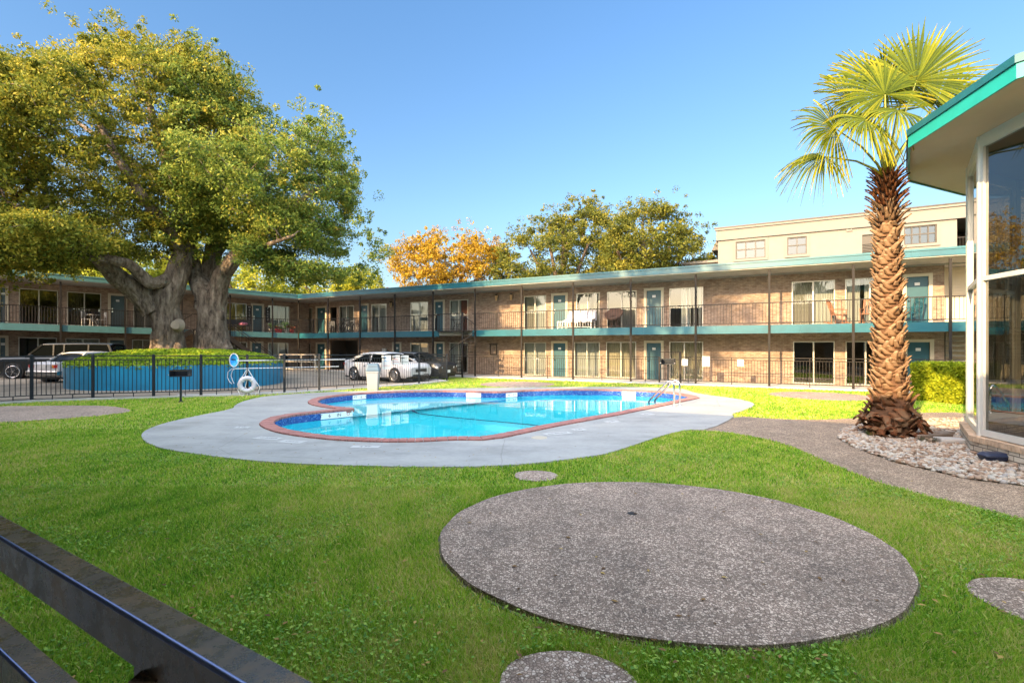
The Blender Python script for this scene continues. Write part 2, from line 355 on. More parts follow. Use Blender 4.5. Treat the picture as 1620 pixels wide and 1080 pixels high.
# ------------------------------------------------------------------ site geometry
Wd=Vector((.8761,-.4822)); Nd=Vector((.4822,.8761)); P0=Vector((-15.5,36.76))    # right wing: along, back
WL=Vector((.80,.60)); NL=Vector((-.60,.80))                                      # left wing: towards the corner, back
def wl(s, n): p=P0+Wd*s+Nd*n; return (p.x,p.y)
def ll(s, n): p=P0+WL*s+NL*n; return (p.x,p.y)
def sx(px, n=1.9):   # right wing: where the ray through column px meets the plane n behind the posts
    a=(px-810)/F; d=Vector((a,1)); t=(P0.dot(Nd)+n)/d.dot(Nd); return (d*t-P0).dot(Wd)
def sl(px, n=1.9):
    a=(px-810)/F; d=Vector((a,1)); t=(P0.dot(NL)+n)/d.dot(NL); return (d*t-P0).dot(WL)
deck_px=[(369,648),(299,661.6),(257,671.5),(232,681),(222.5,689),(227,699),(249,710),(294,718),(353,726),(422,733),(506,737.4),(595,739.6),(634,740.6),(733,741),(807,738),(856,734),(906,728),(955,721),(974,715.5),(1023,699),(1058,687.5),(1088,681),(1122,681),(1162,661.6),(1157,656.5),(1176.5,650.5),(1192,644),(1194,639.4),(1179,634.4),(1159,630.7),(1130,627),(1097.5,622),(1088,618),(1078,615.4),(1023,613.2),(949,612.7),(850,613),(757,614.5),(634,617.5),(560,619.5),(508,621.5),(422,627),(388,634.4),(371,642)]
deck=[G(*p) for p in deck_px]
pool_px=[(449,661.5),(431,670.2),(437,676.4),(459,684),(496,690),(546,695),(609,697.6),(659,697.4),(698,695.3),(733,694.2),(767,694.8),(862.5,675),(960,657.5),(1023.5,645),(1095,630),(1073,624.8),(1048,621.6),(999,619.2),(949,618.4),(881,618),(831.6,619.6),(807,621.8),(782,622.2),(708,620.6),(634,621.3),(584.7,623.3),(553,625.8),(521,629.5),(502,635),(504,640.3),(528,645.2),(553,647.6),(554,649.8),(500,655)]
pool=[Vector(G(*p)) for p in pool_px]
if area(pool)<0: pool.reverse()
def dens(poly, step=.35):
    out=[]
    for i in range(len(poly)):
        a=Vector(poly[i]); b=Vector(poly[(i+1)%len(poly)]); k=max(1,int((b-a).length/step))
        out += [a.lerp(b,j/k) for j in range(k)]
    return out
pool_s=[Vector(p) for p in smooth_poly([tuple(p) for p in dens(pool,.7)],1)]
def offset(poly, d):
    n=len(poly); out=[]
    for i in range(n):
        a,b,c=poly[i-1],poly[i],poly[(i+1)%n]
        t1=(b-a).normalized(); t2=(c-b).normalized(); t=(t1+t2); t = t.normalized() if t.length>1e-4 else t1
        nn=Vector((t.y,-t.x)); m=max(.55,abs(nn.dot(Vector((t1.y,-t1.x))))); out.append(b+nn*d/m)
    return out
# uniform resample, then shrink the outward offset where it would fold back
pool_o=offset(pool_s,.30)
ins=pip(np.array([p.x for p in pool_o]),np.array([p.y for p in pool_o]),[(p.x,p.y) for p in pool_s])
dd=pdist(np.array([p.x for p in pool_o]),np.array([p.y for p in pool_o]),[(p.x,p.y) for p in pool_s])
keep=[p for p,i,d in zip(pool_o,ins,dd) if (not i) and d>.24]
pool_o=keep
# ------------------------------------------------------------------ paths, pads, beds
def circ(cx,cy,r,n=48,jit=0): return [(cx+r*(1+jit*math.sin(3*a+1))*math.cos(a), cy+r*(1+jit*math.cos(2*a))*math.sin(a)) for a in [2*math.pi*i/n for i in range(n)]]
ell=lambda cx,cy,a_,b_,n=96: [(cx+a_*math.cos(2*math.pi*i/n)*(1+.004*math.sin(5*i)), cy+b_*math.sin(2*math.pi*i/n)*(1+.004*math.sin(7*i))) for i in range(n)]
pads=[('big',1.36,4.80,2.03),('near',.29,2.64,.37),('right',3.76,3.52,.44),('small',.33,7.06,.30)]
pL=[G(*p) for p in ((-60,649),(0,642.8),(60,642.5),(120,641.6),(175,642.6),(205,647.5),(206,652),(170,657),(110,662),(50,666),(0,669),(-60,672))]
path_px=[(1088,681.3),(1122,682.5),(1150,684.5),(1184,690),(1221,697.5),(1258,709),(1300,728),(1378,760),(1456,784),(1533,802),(1620,824),(1760,860),(1760,800),(1620,769.5),(1533,760),(1481,747.5),(1417,733),(1378,719),(1352,708.6),(1331,697.5),(1326,692),(1329,685),(1341,679),(1362,674.5),(1420,670),(1470,664.5),(1530,663.5),(1530,652.5),(1450,653),(1370,661),(1300,664.8),(1221,663),(1163,658)]
path=[G(*p) for p in path_px]
bed_px=[(1326,692),(1331,697.5),(1352,708.6),(1378,719),(1417,733),(1481,747.5),(1533,760),(1620,769.5),(1760,800),(1760,700),(1530,664),(1470,664.5),(1420,670),(1362,674.5),(1341,679),(1329,685)]
bed=[G(*p) for p in bed_px]
# fence line (photo pixels of the post feet)
fence_px=[(-150,649),(-40,642),(50,636.5),(147,633),(243,630),(318,627.5),(391,625),(450,622.3),(505,619),(585,613.5),(663,607.8),(707,603)]
fence=[Vector(G(*p)) for p in fence_px]+[Vector(wl(8.9,-.55)),Vector(wl(9.08,.02))]
lawn_far=[wl(8.5,-.55),wl(40,-.55),(32,4),(28,-4),wl(22,.0-22.9),(-14,6),(-24,10)]
lawn=[(f.x,f.y) for f in fence[:-1]]
lawn=lawn+[wl(9.2,-.4),wl(46,-.4),(34,-4)]+[(1.5,-.35),(-3.6,2.45),(-14,8.2),(-24,13)]
# ------------------------------------------------------------------ ground materials
def grass_ground():
    m,t,o=new_mat('lawn_soil'); p=P(t,(.06,.09,.02),.95); v=coord(t)
    n=noise(t,v,1.3,6); n2=noise(t,v,40,4)
    col=ramp(t,n,[(.3,(.20,.27,.028)),(.55,(.27,.32,.035)),(.75,(.33,.28,.07))])
    col=mix(t,col,ramp(t,n2,[(.3,(.45,.45,.45)),(.6,(1.15,1.15,1.1))]),1.0,'MULTIPLY')
    t.links.new(col,p.inputs['Base Color']); t.links.new(bump(t,n2,.8,.03),p.inputs['Normal']); t.links.new(p.outputs[0],o.inputs[0]); return m
M['lawn']=grass_ground()
def deck_mat():
    m,t,o=new_mat('painted_concrete'); p=P(t,(.5,.5,.5),.62); v=coord(t)
    n=noise(t,coord(t,'Object',(.5,1.2,1)),1.4,7,.62); n2=noise(t,v,14,5)
    col=ramp(t,n,[(.28,(.22,.22,.212)),(.5,(.295,.295,.283)),(.7,(.34,.333,.315))])
    col=mix(t,col,ramp(t,n2,[(.3,(.90,.90,.90)),(.6,(1.03,)*3)]),1.0,'MULTIPLY')
    ck=t.nodes.new('ShaderNodeTexVoronoi'); ck.feature='DISTANCE_TO_EDGE'; ck.inputs['Scale'].default_value=.33
    wn_=t.nodes.new('ShaderNodeMix'); wn_.data_type='RGBA'; wn_.inputs[0].default_value=.06; t.links.new(v,wn_.inputs[6]); nz=t.nodes.new('ShaderNodeTexNoise'); nz.inputs['Scale'].default_value=2.5; t.links.new(v,nz.inputs['Vector']); t.links.new(nz.outputs['Color'],wn_.inputs[7]); t.links.new(wn_.outputs[2],ck.inputs['Vector'])
    col=mix(t,col,ramp(t,ck.outputs[0],[(.0,(.74,.73,.71)),(.004,(1,1,1))]),1.0,'MULTIPLY')
    n3=noise(t,coord(t,'Object',(.9,.9,1)),.55,4,.7); col=mix(t,col,ramp(t,n3,[(.35,(.84,.83,.81)),(.5,(1,1,1)),(.68,(1.06,1.04,1.0))]),1.0,'MULTIPLY')
    t.links.new(col,p.inputs['Base Color']); t.links.new(bump(t,noise(t,v,180,2),.12,.005),p.inputs['Normal']); t.links.new(p.outputs[0],o.inputs[0]); return m
M['deck']=deck_mat()
M['agg']=aggregate_mat('exposed_aggregate',(.11,.072,.048),(.33,.23,.17),(.56,.43,.335),58,.36)
M['agg_path']=aggregate_mat('aggregate_path',(.10,.066,.04),(.34,.235,.155),(.50,.375,.26),52,.3)
M['agg_pink']=aggregate_mat('pinkish_aggregate',(.12,.075,.05),(.38,.27,.205),(.55,.44,.36),48,.3)
M['lot']=mat('worn_asphalt',(.27,.22,.165),.9,var=.28,scale=.8,bmp=.3,fine=.3)
M['lot_grey']=mat('grey_concrete_drive',(.36,.36,.36),.85,var=.2,scale=.5,fine=.2)
M['earth']=mat('far_ground',(.16,.15,.10),.95,var=.2,scale=.2)
# ------------------------------------------------------------------ ground sheets
def lotz(x,y=0):
    t=min(1,max(0,(-9-x)/5)); return .10*t*t*(3-2*t)
hole=[(p.x,p.y) for p in dens([Vector((p[0],p[1])) for p in offset(pool_s[::3],.12)],3)]
hx0,hx1=min(p.x for p in pool)-1.0,max(p.x for p in pool)+.6; hy0,hy1=min(p.y for p in pool)-.6,max(p.y for p in pool)+.6
tag(sheet('ground',[(-600,-600),(600,-600),(600,700),(-600,700)],[[(hx0,hy0),(hx1,hy0),(hx1,hy1),(hx0,hy1)]],-.06,M['earth']),'bare earth under and beyond the courtyard','ground',kind='structure')
pool_hole=[(p.x,p.y) for p in pool_s]
deck_in=[(a*.0+p.x,p.y) for a,p in zip([0]*len(pool_s),offset(pool_s,.03))]
tag(sheet('lawn',lawn,[ [ (x,y) for x,y in [tuple(Vector(p)) for p in deck] ] ],0,M['lawn']),'green lawn round the pool deck','lawn',kind='structure')
tag(sheet('pool_deck',smooth_poly(deck,1),[[(p.x,p.y) for p in pool_o]],.03,M['deck'],.14),'pale grey concrete deck round the pool','deck',kind='structure')
tag(sheet('path',smooth_poly(path,1),[],.012,M['agg_path'],.06),'curving exposed aggregate path past the palm','path',kind='structure')
rgm=MB(); rgm.prism(ell(pads[0][1],pads[0][2],pads[0][3]+.022,1.822),-.02,.006); tag(rgm.build('soil_ring',M['earth']),'dark soil gap round the huge pad','ground',kind='structure')
o=sheet('aggregate_pad',ell(1.36,4.80,2.03,1.80),[],.05,M['agg'],.08); tag(o,'huge round exposed aggregate pad in the foreground lawn','paving pad','round aggregate pads in the lawn')
sp=MB(); sp.lathe([(.0,.052),(.05,.052),(.055,.046)],.72+.55,5.35,12); tag(sp.build('sprinkler_head',M['iron']),'small dark sprinkler cap in the middle of the huge round pad','sprinkler')
tag(sheet('aggregate_pad',circ(*pads[1][1:],n=40,jit=.05),[],.02,M['agg_pink'],.06),'small round pad of brown pebbles at the bottom edge in front of the huge pad','paving pad','round aggregate pads in the lawn')
tag(sheet('aggregate_pad',circ(*pads[2][1:],n=40,jit=.04),[],.02,M['agg'],.06),'small round grey pad to the right of the huge pad, half out of frame','paving pad','round aggregate pads in the lawn')
tag(sheet('aggregate_pad',circ(*pads[3][1:],n=40,jit=.04),[],.012,M['agg_pink'],.06),'tiny pinkish pad between the pool deck and the huge pad','paving pad','round aggregate pads in the lawn')
tag(sheet('aggregate_pad',smooth_poly(pL,1),[],.015,M['agg_pink'],.06),'wide pink aggregate pad in the lawn by the left fence','paving pad','round aggregate pads in the lawn')
padA=circ(.25,23.9,1.75); padB=circ(11.2,18.3,1.7)
tag(sheet('aggregate_pad',padA,[],.012,M['agg_pink'],.05),'round pad behind the pool in front of the ground floor fence','paving pad','round aggregate pads in the lawn')
tag(sheet('aggregate_pad',padB,[],.012,M['agg_pink'],.05),'round sunlit pad in the yellow lawn left of the palm','paving pad','round aggregate pads in the lawn')
# walkways along the wings, the lot
b=MB(); b.prism([wl(-6,-.35),wl(46,-.35),wl(46,1.9),wl(-6,1.9)],-.05,.06); tag(b.build('walkway',M['concrete']),'concrete walkway along the right wing','walkway',kind='structure')
fo=[Vector((f.x,f.y)) for f in fence[:-2]]
lotp=[(f.x,f.y) for f in fo]+[wl(7.6,-.36),wl(-.5,-.36),ll(-30,-.3),(-60,20)]
g=MB(); N=60
xs=np.linspace(-48,0,49); ys=np.linspace(12,40,29)
o=sheet('parking_lot',lotp,[],0.0,M['lot']); bm=bmesh.new(); bm.from_mesh(o.data)
bmesh.ops.triangulate(bm,faces=bm.faces)
for x in (-14,-12,-10.5,-9):
    bmesh.ops.bisect_plane(bm,geom=bm.verts[:]+bm.edges[:]+bm.faces[:],plane_co=(x,0,0),plane_no=(1,0,0))
for v in bm.verts: v.co.z=.015+lotz(v.co.x)
bm.to_mesh(o.data); bm.free(); tag(o,'worn tan parking court behind the pool fence','parking lot',kind='structure')
# kerb under the fence
rings=[]
for i,f in enumerate(fence[:-1]):
    a=fence[max(i-1,0)]; c=fence[min(i+1,len(fence)-1)]; t=(c-a).normalized(); nn=Vector((-t.y,t.x))
    z=.05+.35*lotz(f.x)
    rings.append([(*(f-nn*.10),-.02),(*(f-nn*.10),z),(*(f+nn*.42),z+.01),(*(f+nn*.42),-.02)])
k=MB(); k.loft(rings,close=False); tag(k.build('kerb',M['concrete']),'pale concrete kerb under the pool fence','kerb',kind='structure')
# near walkway under the camera
b=MB(); nf=[(1.5,-.45),(-3.6,2.3),(-14,8.0),(-24,12.8),(-30,8),(-4,-9),(14,-12),(12,-8)]
b.prism(nf,-.05,.04); tag(b.build('walkway',M['concrete']),'concrete walkway under the camera','walkway',kind='structure')
# ------------------------------------------------------------------ pool
pool_root=empty('swimming_pool',(0,0,0),0,'free-form turquoise swimming pool with red brick coping','swimming pool')
WATER=-.17
mm,t,o_=new_mat('pool_plaster'); p_=P(t,(.10,.62,.70),.7); v=coord(t); n_=noise(t,v,.8,4)
t.links.new(ramp(t,n_,[(.3,(.06,.78,.86)),(.7,(.09,.86,.92))]),p_.inputs['Base Color']); t.links.new(p_.outputs[0],o_.inputs[0]); M['plaster']=mm
M['plaster_pale']=mat('pale_pool_plaster',(.50,.84,.88),.7,var=.06,scale=1)
# basin walls + floor: deep part at -1.25, pale shelf at -.62
def ring_wall(poly,z0,z1,name,m,parent,inset=0):
    q=MB(); pp=offset(poly,-inset) if inset else poly
    q.add([(p.x,p.y,z1) for p in pp]+[(p.x,p.y,z0) for p in pp],[(i,(i+1)%len(pp),len(pp)+(i+1)%len(pp),len(pp)+i) for i in range(len(pp))])
    return q.build(name,m,parent)
ring_wall(pool_s,-1.30,-.195,'basin_wall',M['plaster'],pool_root)
pp=[(p.x,p.y) for p in pool_s]
fl=sheet('basin_floor',pp,[],-1.25,M['plaster'],0,pool_root)
# shelf: the back left lobe, split by the tile line
ZS=-.72
def GR(x,y,z):  # where a sight line through the water meets the level z
    w_=Vector(G(x,y,WATER)); w_=w_+w_.normalized()*(WATER-z)*1.10; return (w_.x,w_.y)
line=[GR(548,660,ZS),GR(600,652,ZS),GR(652,647.5,ZS),GR(700,642.5,ZS),GR(765,634.5,ZS),GR(850,627,ZS)]
bm=bmesh.new(); tr=geometry.tessellate_polygon([[Vector((x,y,0)) for x,y in pp]]); vs=[bm.verts.new((x,y,ZS)) for x,y in pp]
for f in tr:
    try: bm.faces.new([vs[i] for i in f])
    except ValueError: pass
a,b_=Vector(line[0]),Vector(line[-1]); dv=(b_-a).normalized(); no=Vector((-dv.y,dv.x,0))
bmesh.ops.bisect_plane(bm,geom=bm.verts[:]+bm.edges[:]+bm.faces[:],plane_co=(a.x,a.y,0),plane_no=no,clear_inner=True)
a2=Vector(line[-1]); 
me=bpy.data.meshes.new('shallow_shelf'); bm.to_mesh(me); bm.free(); me.materials.append(M['plaster_pale'])
so_=bpy.data.objects.new('shallow_shelf',me); C.objects.link(so_); so_.parent=pool_root
sh=MB(); sh.add([(a.x-dv.x*9,a.y-dv.y*9,ZS),(b_.x+dv.x*9,b_.y+dv.y*9,ZS),(b_.x+dv.x*9,b_.y+dv.y*9,-1.25),(a.x-dv.x*9,a.y-dv.y*9,-1.25)],[(0,1,2,3)])
# lane line of dark tiles on the floor and along the shelf edge
M['tile_dark']=mat('dark_blue_tile',(.01,.06,.16),.3)
ld=MB()
def strip(pts,wd,z,q):
    P_=[Vector(p) for p in pts]; L=[]; R=[]
    for i,p in enumerate(P_):
        t=(P_[min(i+1,len(P_)-1)]-P_[max(i-1,0)]).normalized(); n=Vector((-t.y,t.x)); L.append((*(p+n*wd/2),z)); R.append((*(p-n*wd/2),z))
    k=len(P_); q.add(L+R,[(i,i+1,k+i+1,k+i) for i in range(k-1)])
strip([(a+dv*s).xy[:] for s in np.linspace(1.5,(b_-a).length,8)],.07,ZS+.006,ld)
strip([GR(652,648,ZS),GR(655,651,ZS+.0),GR(662,653.6,ZS)],.10,ZS+.01,ld)
strip([GR(662,653.6,-1.24),GR(700,658.3,-1.24),GR(760,664,-1.24),GR(820,669.5,-1.24),GR(858,673.5,-1.24)],.12,-1.24,ld)
ld.build('lane_line',M['tile_dark'],pool_root)
# waterline tile band
m,t,o_=new_mat('blue_mosaic_tile'); p_=P(t,(.02,.08,.45),.2); v=coord(t)
vo=t.nodes.new('ShaderNodeTexVoronoi'); vo.inputs['Scale'].default_value=34; t.links.new(v,vo.inputs['Vector'])
se=t.nodes.new('ShaderNodeSeparateColor'); t.links.new(vo.outputs['Color'],se.inputs[0])
t.links.new(ramp(t,se.outputs[0],[(.0,(.012,.04,.20)),(.8,(.03,.09,.30)),(.95,(.12,.2,.38))]),p_.inputs['Base Color']); t.links.new(p_.outputs[0],o_.inputs[0]); M['mosaic']=m
ring_wall(pool_s,-.20,.01,'tile_band',M['mosaic'],pool_root,.004)
# coping bricks laid radially
cb=MB(); ring=dens(pool_s,.115); k=len(ring); jo=MB()
outr=offset(ring,.29)
for i in range(k):
    a,b_,c,d=ring[i],ring[(i+1)%k],outr[(i+1)%k],outr[i]
    if (c-d).length<.02 or (c-d).dot(b_-a)<0: continue
    # keep clear of another stretch of the water (the thin spit)
    if pip(np.array([(c.x+d.x)/2]),np.array([(c.y+d.y)/2]),pp)[0]: continue
    g_=.006; u=(b_-a).normalized()*g_; z1=.062+random.uniform(-.003,.003)
    a_=a+u; b2=b_-u; c2=c-u; d2=d+u
    q=[a_,b2,c2,d2]
    cb.add([(p.x,p.y,z1) for p in q]+[(p.x,p.y,-.03) for p in q],[(0,1,2,3),(7,6,5,4),(0,4,5,1),(1,5,6,2),(2,6,7,3),(3,7,4,0)])
cb.build('coping',M['coping_brick' if 'coping_brick' in M else 'brick_coping'],pool_root,bevel=.006)
jb=MB()
for i in range(k):
    a,b_,c,d=ring[i],ring[(i+1)%k],outr[(i+1)%k],outr[i]
    if (c-d).length<.02 or (c-d).dot(b_-a)<0: continue
    jb.add([(p.x,p.y,.045) for p in (a,b_,c,d)],[(0,1,2,3)])
jb.build('mortar_bed',M['concrete'],pool_root)
# the narrow spit between the lobes
c_=Vector(G(546,648.9)); q=MB(); q.prism(circ(c_.x,c_.y,.25,20),-.045,.058); q.build('coping_end',M['brick_coping'],pool_root,bevel=.01)
spit=[G(*p,.045) for p in ((455,660.2),(500,654.6),(553,649.6),(553,647.7),(528,645.4),(505,641),(480,642))]
# water
M['water']=water_mat('pool_water',(.74,.98,1.0),.035,1.6)
tag(sheet('water',pp,[],WATER,M['water']),'clear turquoise pool water mirroring the building','water',kind='structure')
# depth markers: white tiles with writing
def text(body, size, m, parent, loc, rot, name='lettering', extr=.001, align='CENTER'):
    cu=bpy.data.curves.new('txt','FONT'); cu.body=body; cu.size=size; cu.align_x=align; cu.align_y='CENTER'; cu.extrude=extr; cu.resolution_u=2
    o=bpy.data.objects.new('txt',cu); C.objects.link(o); bpy.context.view_layer.update()
    me=bpy.data.meshes.new_from_object(o.evaluated_get(bpy.context.evaluated_depsgraph_get())); bpy.data.objects.remove(o); bpy.data.curves.remove(cu)
    me.name=name; me.materials.clear(); me.materials.append(m)
    o=bpy.data.objects.new(name,me); C.objects.link(o); o.parent=parent; o.location=loc; o.rotation_euler=rot; return o
def edge_marker(px, py, words, wtile, label=None):
    "tiles on the pool wall under the coping, nearest wall to the pixel"
    c=Vector(G(px,py)); i=min(range(len(ring)),key=lambda j:(ring[j]-c).length); t=(ring[(i+1)%k]-ring[i-1]).normalized()
    n=Vector((-t.y,t.x))  # points into the water (ccw ring)
    ang=math.atan2(-t.y,-t.x); W=wtile*len(words)
    r=MB(); r.box(-W/2,W/2,-.0,.012,-.155,-.002)
    o=r.build('depth_marker',M['tile_white'],pool_root); o.location=(ring[i].x+n.x*.016,ring[i].y+n.y*.016,0)
    o.rotation_euler=(0,0,ang)
    for j,wd in enumerate(words):
        x=-W/2+wtile*(j+.5); text(wd,.13,M['ink_red'] if wd=='O' else M['ink'],o,(x,-.004,-.078),(math.radians(90),0,0))
    return o
edge_marker(516,653,['3','FT','6','IN','O'],.27)
edge_marker(566,625,['3','FT','6','IN'],.24); edge_marker(749,621.5,['4','FT'],.3); edge_marker(812,621.5,['4','FT'],.25); edge_marker(994,619,['8','FT'],.35)
M['deck_tile']=mat('worn_deck_tile',(.42,.42,.41),.5,var=.1)
def deck_marker(px,py,wd,L=.42,H=.2,ang=0):
    x,y=G(px,py,.036); r=MB(); r.box(-L/2,L/2,-H/2,H/2,0,.003); o=r.build('deck_marker',M['deck_tile'],pool_root); o.location=(x,y,.032); o.rotation_euler=(0,0,ang)
    text(wd,min(H*.55,L*1.3/len(wd)),M['ink_grey'],o,(0,0,.006),(0,0,0))
for a_ in ((383,675.5,'3 FT',.30,.22,.1),(424,692.5,'NO DIVING',.55,.24,-.25),(462,698,'3 FT 6 IN',.5,.24,-.25),(578,706,'4 FT',.5,.2,0),(882,685,'NO DIVING',.6,.24,.45),(916,679,'5 FT',.3,.24,.45),(968,666.5,'6 FT',.36,.26,.55),(1024,654.5,'8 FT',.34,.28,.55)): deck_marker(*a_)
cv=MB(); x,y=G(853,692,.03); cv.cyl(x,y,.03,.038,.16,.15,24); tag(cv.build('drain_cover',M['cream']),'round cream cover set in the grey deck','cover')
# ladder
lad=empty('pool_ladder',(*G(1062,640),0),0,'shiny bent steel pool ladder at the right end of the pool','ladder')
bx,by=G(1066.5,642.6); 
for k_,(pxa,pxb) in enumerate((((1046,642.5),(1067,643)),((1035,642),(1066,0)))): pass
A1=Vector(G(1066.5,642.5,.03)); A2=Vector(G(1075.5,640.7,.03)); inn=Vector((-.482,-.876))
tw=-(Wd*.0)+Vector((-.62,.42)).normalized()  # from the deck into the water
def rail_pts(A):
    p=[Vector((A.x,A.y,.03)),Vector((A.x,A.y,.62))]
    for q in range(1,7):
        th=math.pi*q/7*.82; p.append(Vector((A.x,A.y,.62))+Vector((tw.x,tw.y,0))*(.13*(1-math.cos(th)))+Vector((0,0,.14*math.sin(th))))
    e=p[-1]; p.append(e+Vector((tw.x*.50,tw.y*.50,-.52))); p.append(p[-1]+Vector((tw.x*.06,tw.y*.06,-.10))); p.append(p[-1]+Vector((0,0,-.55))); return p
for A in (A1,A2):
    q=MB(); q.tube([p-Vector((lad.location.x,lad.location.y,0)) for p in rail_pts(A)],.028,10); q.build('rail',M['steel'],lad,smooth=True)
    e=MB(); e.lathe([(.06,.03),(.055,.045),(.026,.05)],A.x-lad.location.x,A.y-lad.location.y,14); e.build('escutcheon',M['steel'],lad,smooth=True)
e1=rail_pts(A1)[-1]-lad.location; e2=rail_pts(A2)[-1]-lad.location
for z in (.1,.36):
    s=MB(); s.bar(e1+Vector((0,0,z)),e2+Vector((0,0,z)),.07,.02); s.build('step',M['steel'],lad)
# ------------------------------------------------------------------ grass blades (nobody could count them)
excl=[deck,path,bed,pL,padA,padB]+[ell(1.36,4.80,2.045,1.815)]+[circ(p[1],p[2],p[3]*1.0,n=40) for p in pads[1:]]
office_fp=circ(12.3,8.2,5.1,24)
def scatter(n,y0,y1,x0=-1.1,x1=1.1,gap=.02,extra=1.0):
    Y=y0+(y1-y0)*RNG.random(n)**.8; X=(x0+(x1-x0)*RNG.random(n))*Y*extra
    ok=pip(X,Y,lawn)
    for e in excl:
        near=pip(X,Y,e); ok&=~near
    ok&=~pip(X,Y,office_fp); return X[ok],Y[ok]
def vnoise(x,y,s,seed):
    r=np.random.default_rng(seed); out=np.zeros(len(x))
    for _ in range(6):
        a=r.uniform(0,6.28); k=s*r.uniform(.6,1.8); out+=np.sin((x*math.cos(a)+y*math.sin(a))*k+r.uniform(0,6.28))
    return out/6**.5*.7
def blades(X,Y,h,wd,name,m,lab):
    n=len(X); a=RNG.uniform(0,2*np.pi,n); dx,dy=np.cos(a),np.sin(a); H=h*RNG.uniform(.45,1.45,n); Wb=wd*RNG.uniform(.6,1.3,n)
    la=RNG.uniform(0,2*np.pi,n); ln=H*RNG.uniform(.25,1.1,n); lx,ly=np.cos(la)*ln,np.sin(la)*ln
    V=np.empty((n,5,3)); V[:,0]=np.c_[X-dx*Wb/2,Y-dy*Wb/2,np.full(n,-.003)]; V[:,1]=np.c_[X+dx*Wb/2,Y+dy*Wb/2,np.full(n,-.003)]
    V[:,2]=np.c_[X+dx*Wb*.42+lx*.35,Y+dy*Wb*.42+ly*.35,H*.62]; V[:,3]=np.c_[X-dx*Wb*.42+lx*.35,Y-dy*Wb*.42+ly*.35,H*.62]
    V[:,4]=np.c_[X+lx,Y+ly,H*.95]
    base=np.arange(n)[:,None]*5
    T=np.concatenate([base+np.array([0,1,2]),base+np.array([0,2,3]),base+np.array([3,2,4])],1)
    tint=.60+.17*vnoise(X,Y,1.6,3)+.16*vnoise(X,Y,7,4)+RNG.normal(0,.30,n)
    return V.reshape(-1,3),T.ravel(),np.repeat(np.clip(tint,0,1),3)
M['grass']=leaf_mat('grass_blade',[(.0,(.07,.18,.02)),(.3,(.17,.37,.028)),(.6,(.30,.49,.038)),(.85,(.48,.54,.07)),(1,(.62,.52,.20))],.42,.5)
sets=[]
for (n,y0,y1,h,wd) in ((260000,1.1,3.4,.040,.0045),(300000,3.4,6.5,.040,.0065),(230000,6.5,11,.040,.011),(140000,11,18,.042,.018),(60000,18,28,.045,.028)):
    X,Y=scatter(n,y0,y1); sets.append(blades(X,Y,h,wd,'',None,''))
X,Y=scatter(120000,1.6,9,.8,3.2); sets.append(blades(X,Y,.042,.010,'',None,''))
X,Y=scatter(40000,3,12,-1.6,-1.0); sets.append(blades(X,Y,.042,.012,'',None,''))
X,Y=scatter(50000,13,24,.4,1.3); sets.append(blades(X,Y,.045,.02,'',None,''))
V=[];T=[];TI=[];off=0
for v_,t_,ti in sets: V.append(v_); T.append(t_+off); TI.append(ti); off+=len(v_)
tag(npmesh('grass',np.concatenate(V),np.concatenate(T),3,M['grass'],None,np.concatenate(TI)),'short green and yellowish grass of the lawn','grass',kind='stuff')
# creeping weed leaves in darker patches
X,Y=scatter(110000,1.3,8.5); k_=vnoise(X,Y,2.2,21)+.5*vnoise(X,Y,5,5)+.35*(X>0)*np.clip(1-(Y-3)/5,0,1)
ok=k_+RNG.normal(0,.35,len(X))>.42; X,Y=X[ok],Y[ok]; n=len(X); a=RNG.uniform(0,6.28,n); r=RNG.uniform(.007,.014,n); z=RNG.uniform(.014,.05,n)
tl=RNG.normal(0,.35,(n,2)); V=np.empty((n,6,3))
for j in range(6):
    an=a+j*math.pi/3; rr=r*(1 if j else .35); cx,cy=np.cos(an)*rr,np.sin(an)*rr; V[:,j]=np.c_[X+cx,Y+cy,z+cx*tl[:,0]+cy*tl[:,1]]
M['weed']=leaf_mat('weed_leaf',[(0,(.08,.19,.035)),(.5,(.18,.34,.05)),(1,(.34,.46,.08))],.25,.45)
tag(npmesh('ground_ivy',V.reshape(-1,3),np.arange(n*6),6,M['weed'],None,RNG.random(n)),'dark green creeping weed leaves among the foreground grass','ground cover',kind='stuff')
# fallen leaves on deck and lawn
r_=np.random.default_rng(77); n=900; Y=2+20*r_.random(n)**1.2; X=(-1.05+2.1*r_.random(n))*Y
lw_=~pip(X,Y,[(p.x,p.y) for p in pool_o])&pip(X,Y,lawn); X,Y=X[lw_],Y[lw_]; n=len(X); a=r_.uniform(0,6.28,n); s=r_.uniform(.014,.030,n); z=np.where(pip(X,Y,deck),.036,np.where(pip(X,Y,ell(1.38,4.83,2.0,1.7)),.056,.045)); V=np.empty((n,4,3)); 
for j,(u,v_) in enumerate(((-1,0),(0,.5),(1,0),(0,-.5))): V[:,j]=np.c_[X+(u*np.cos(a)-v_*np.sin(a))*s,Y+(u*np.sin(a)+v_*np.cos(a))*s,z+(.004 if j%2 else .001)]
M['dead_leaf']=leaf_mat('dead_leaf',[(0,(.10,.05,.02)),(.5,(.22,.12,.04)),(1,(.42,.28,.08))],.1)
tag(npmesh('fallen_leaves',V.reshape(-1,3),np.arange(n*4),4,M['dead_leaf'],None,r_.random(n)),'small fallen brown leaves scattered on lawn and deck','fallen leaves',kind='stuff')
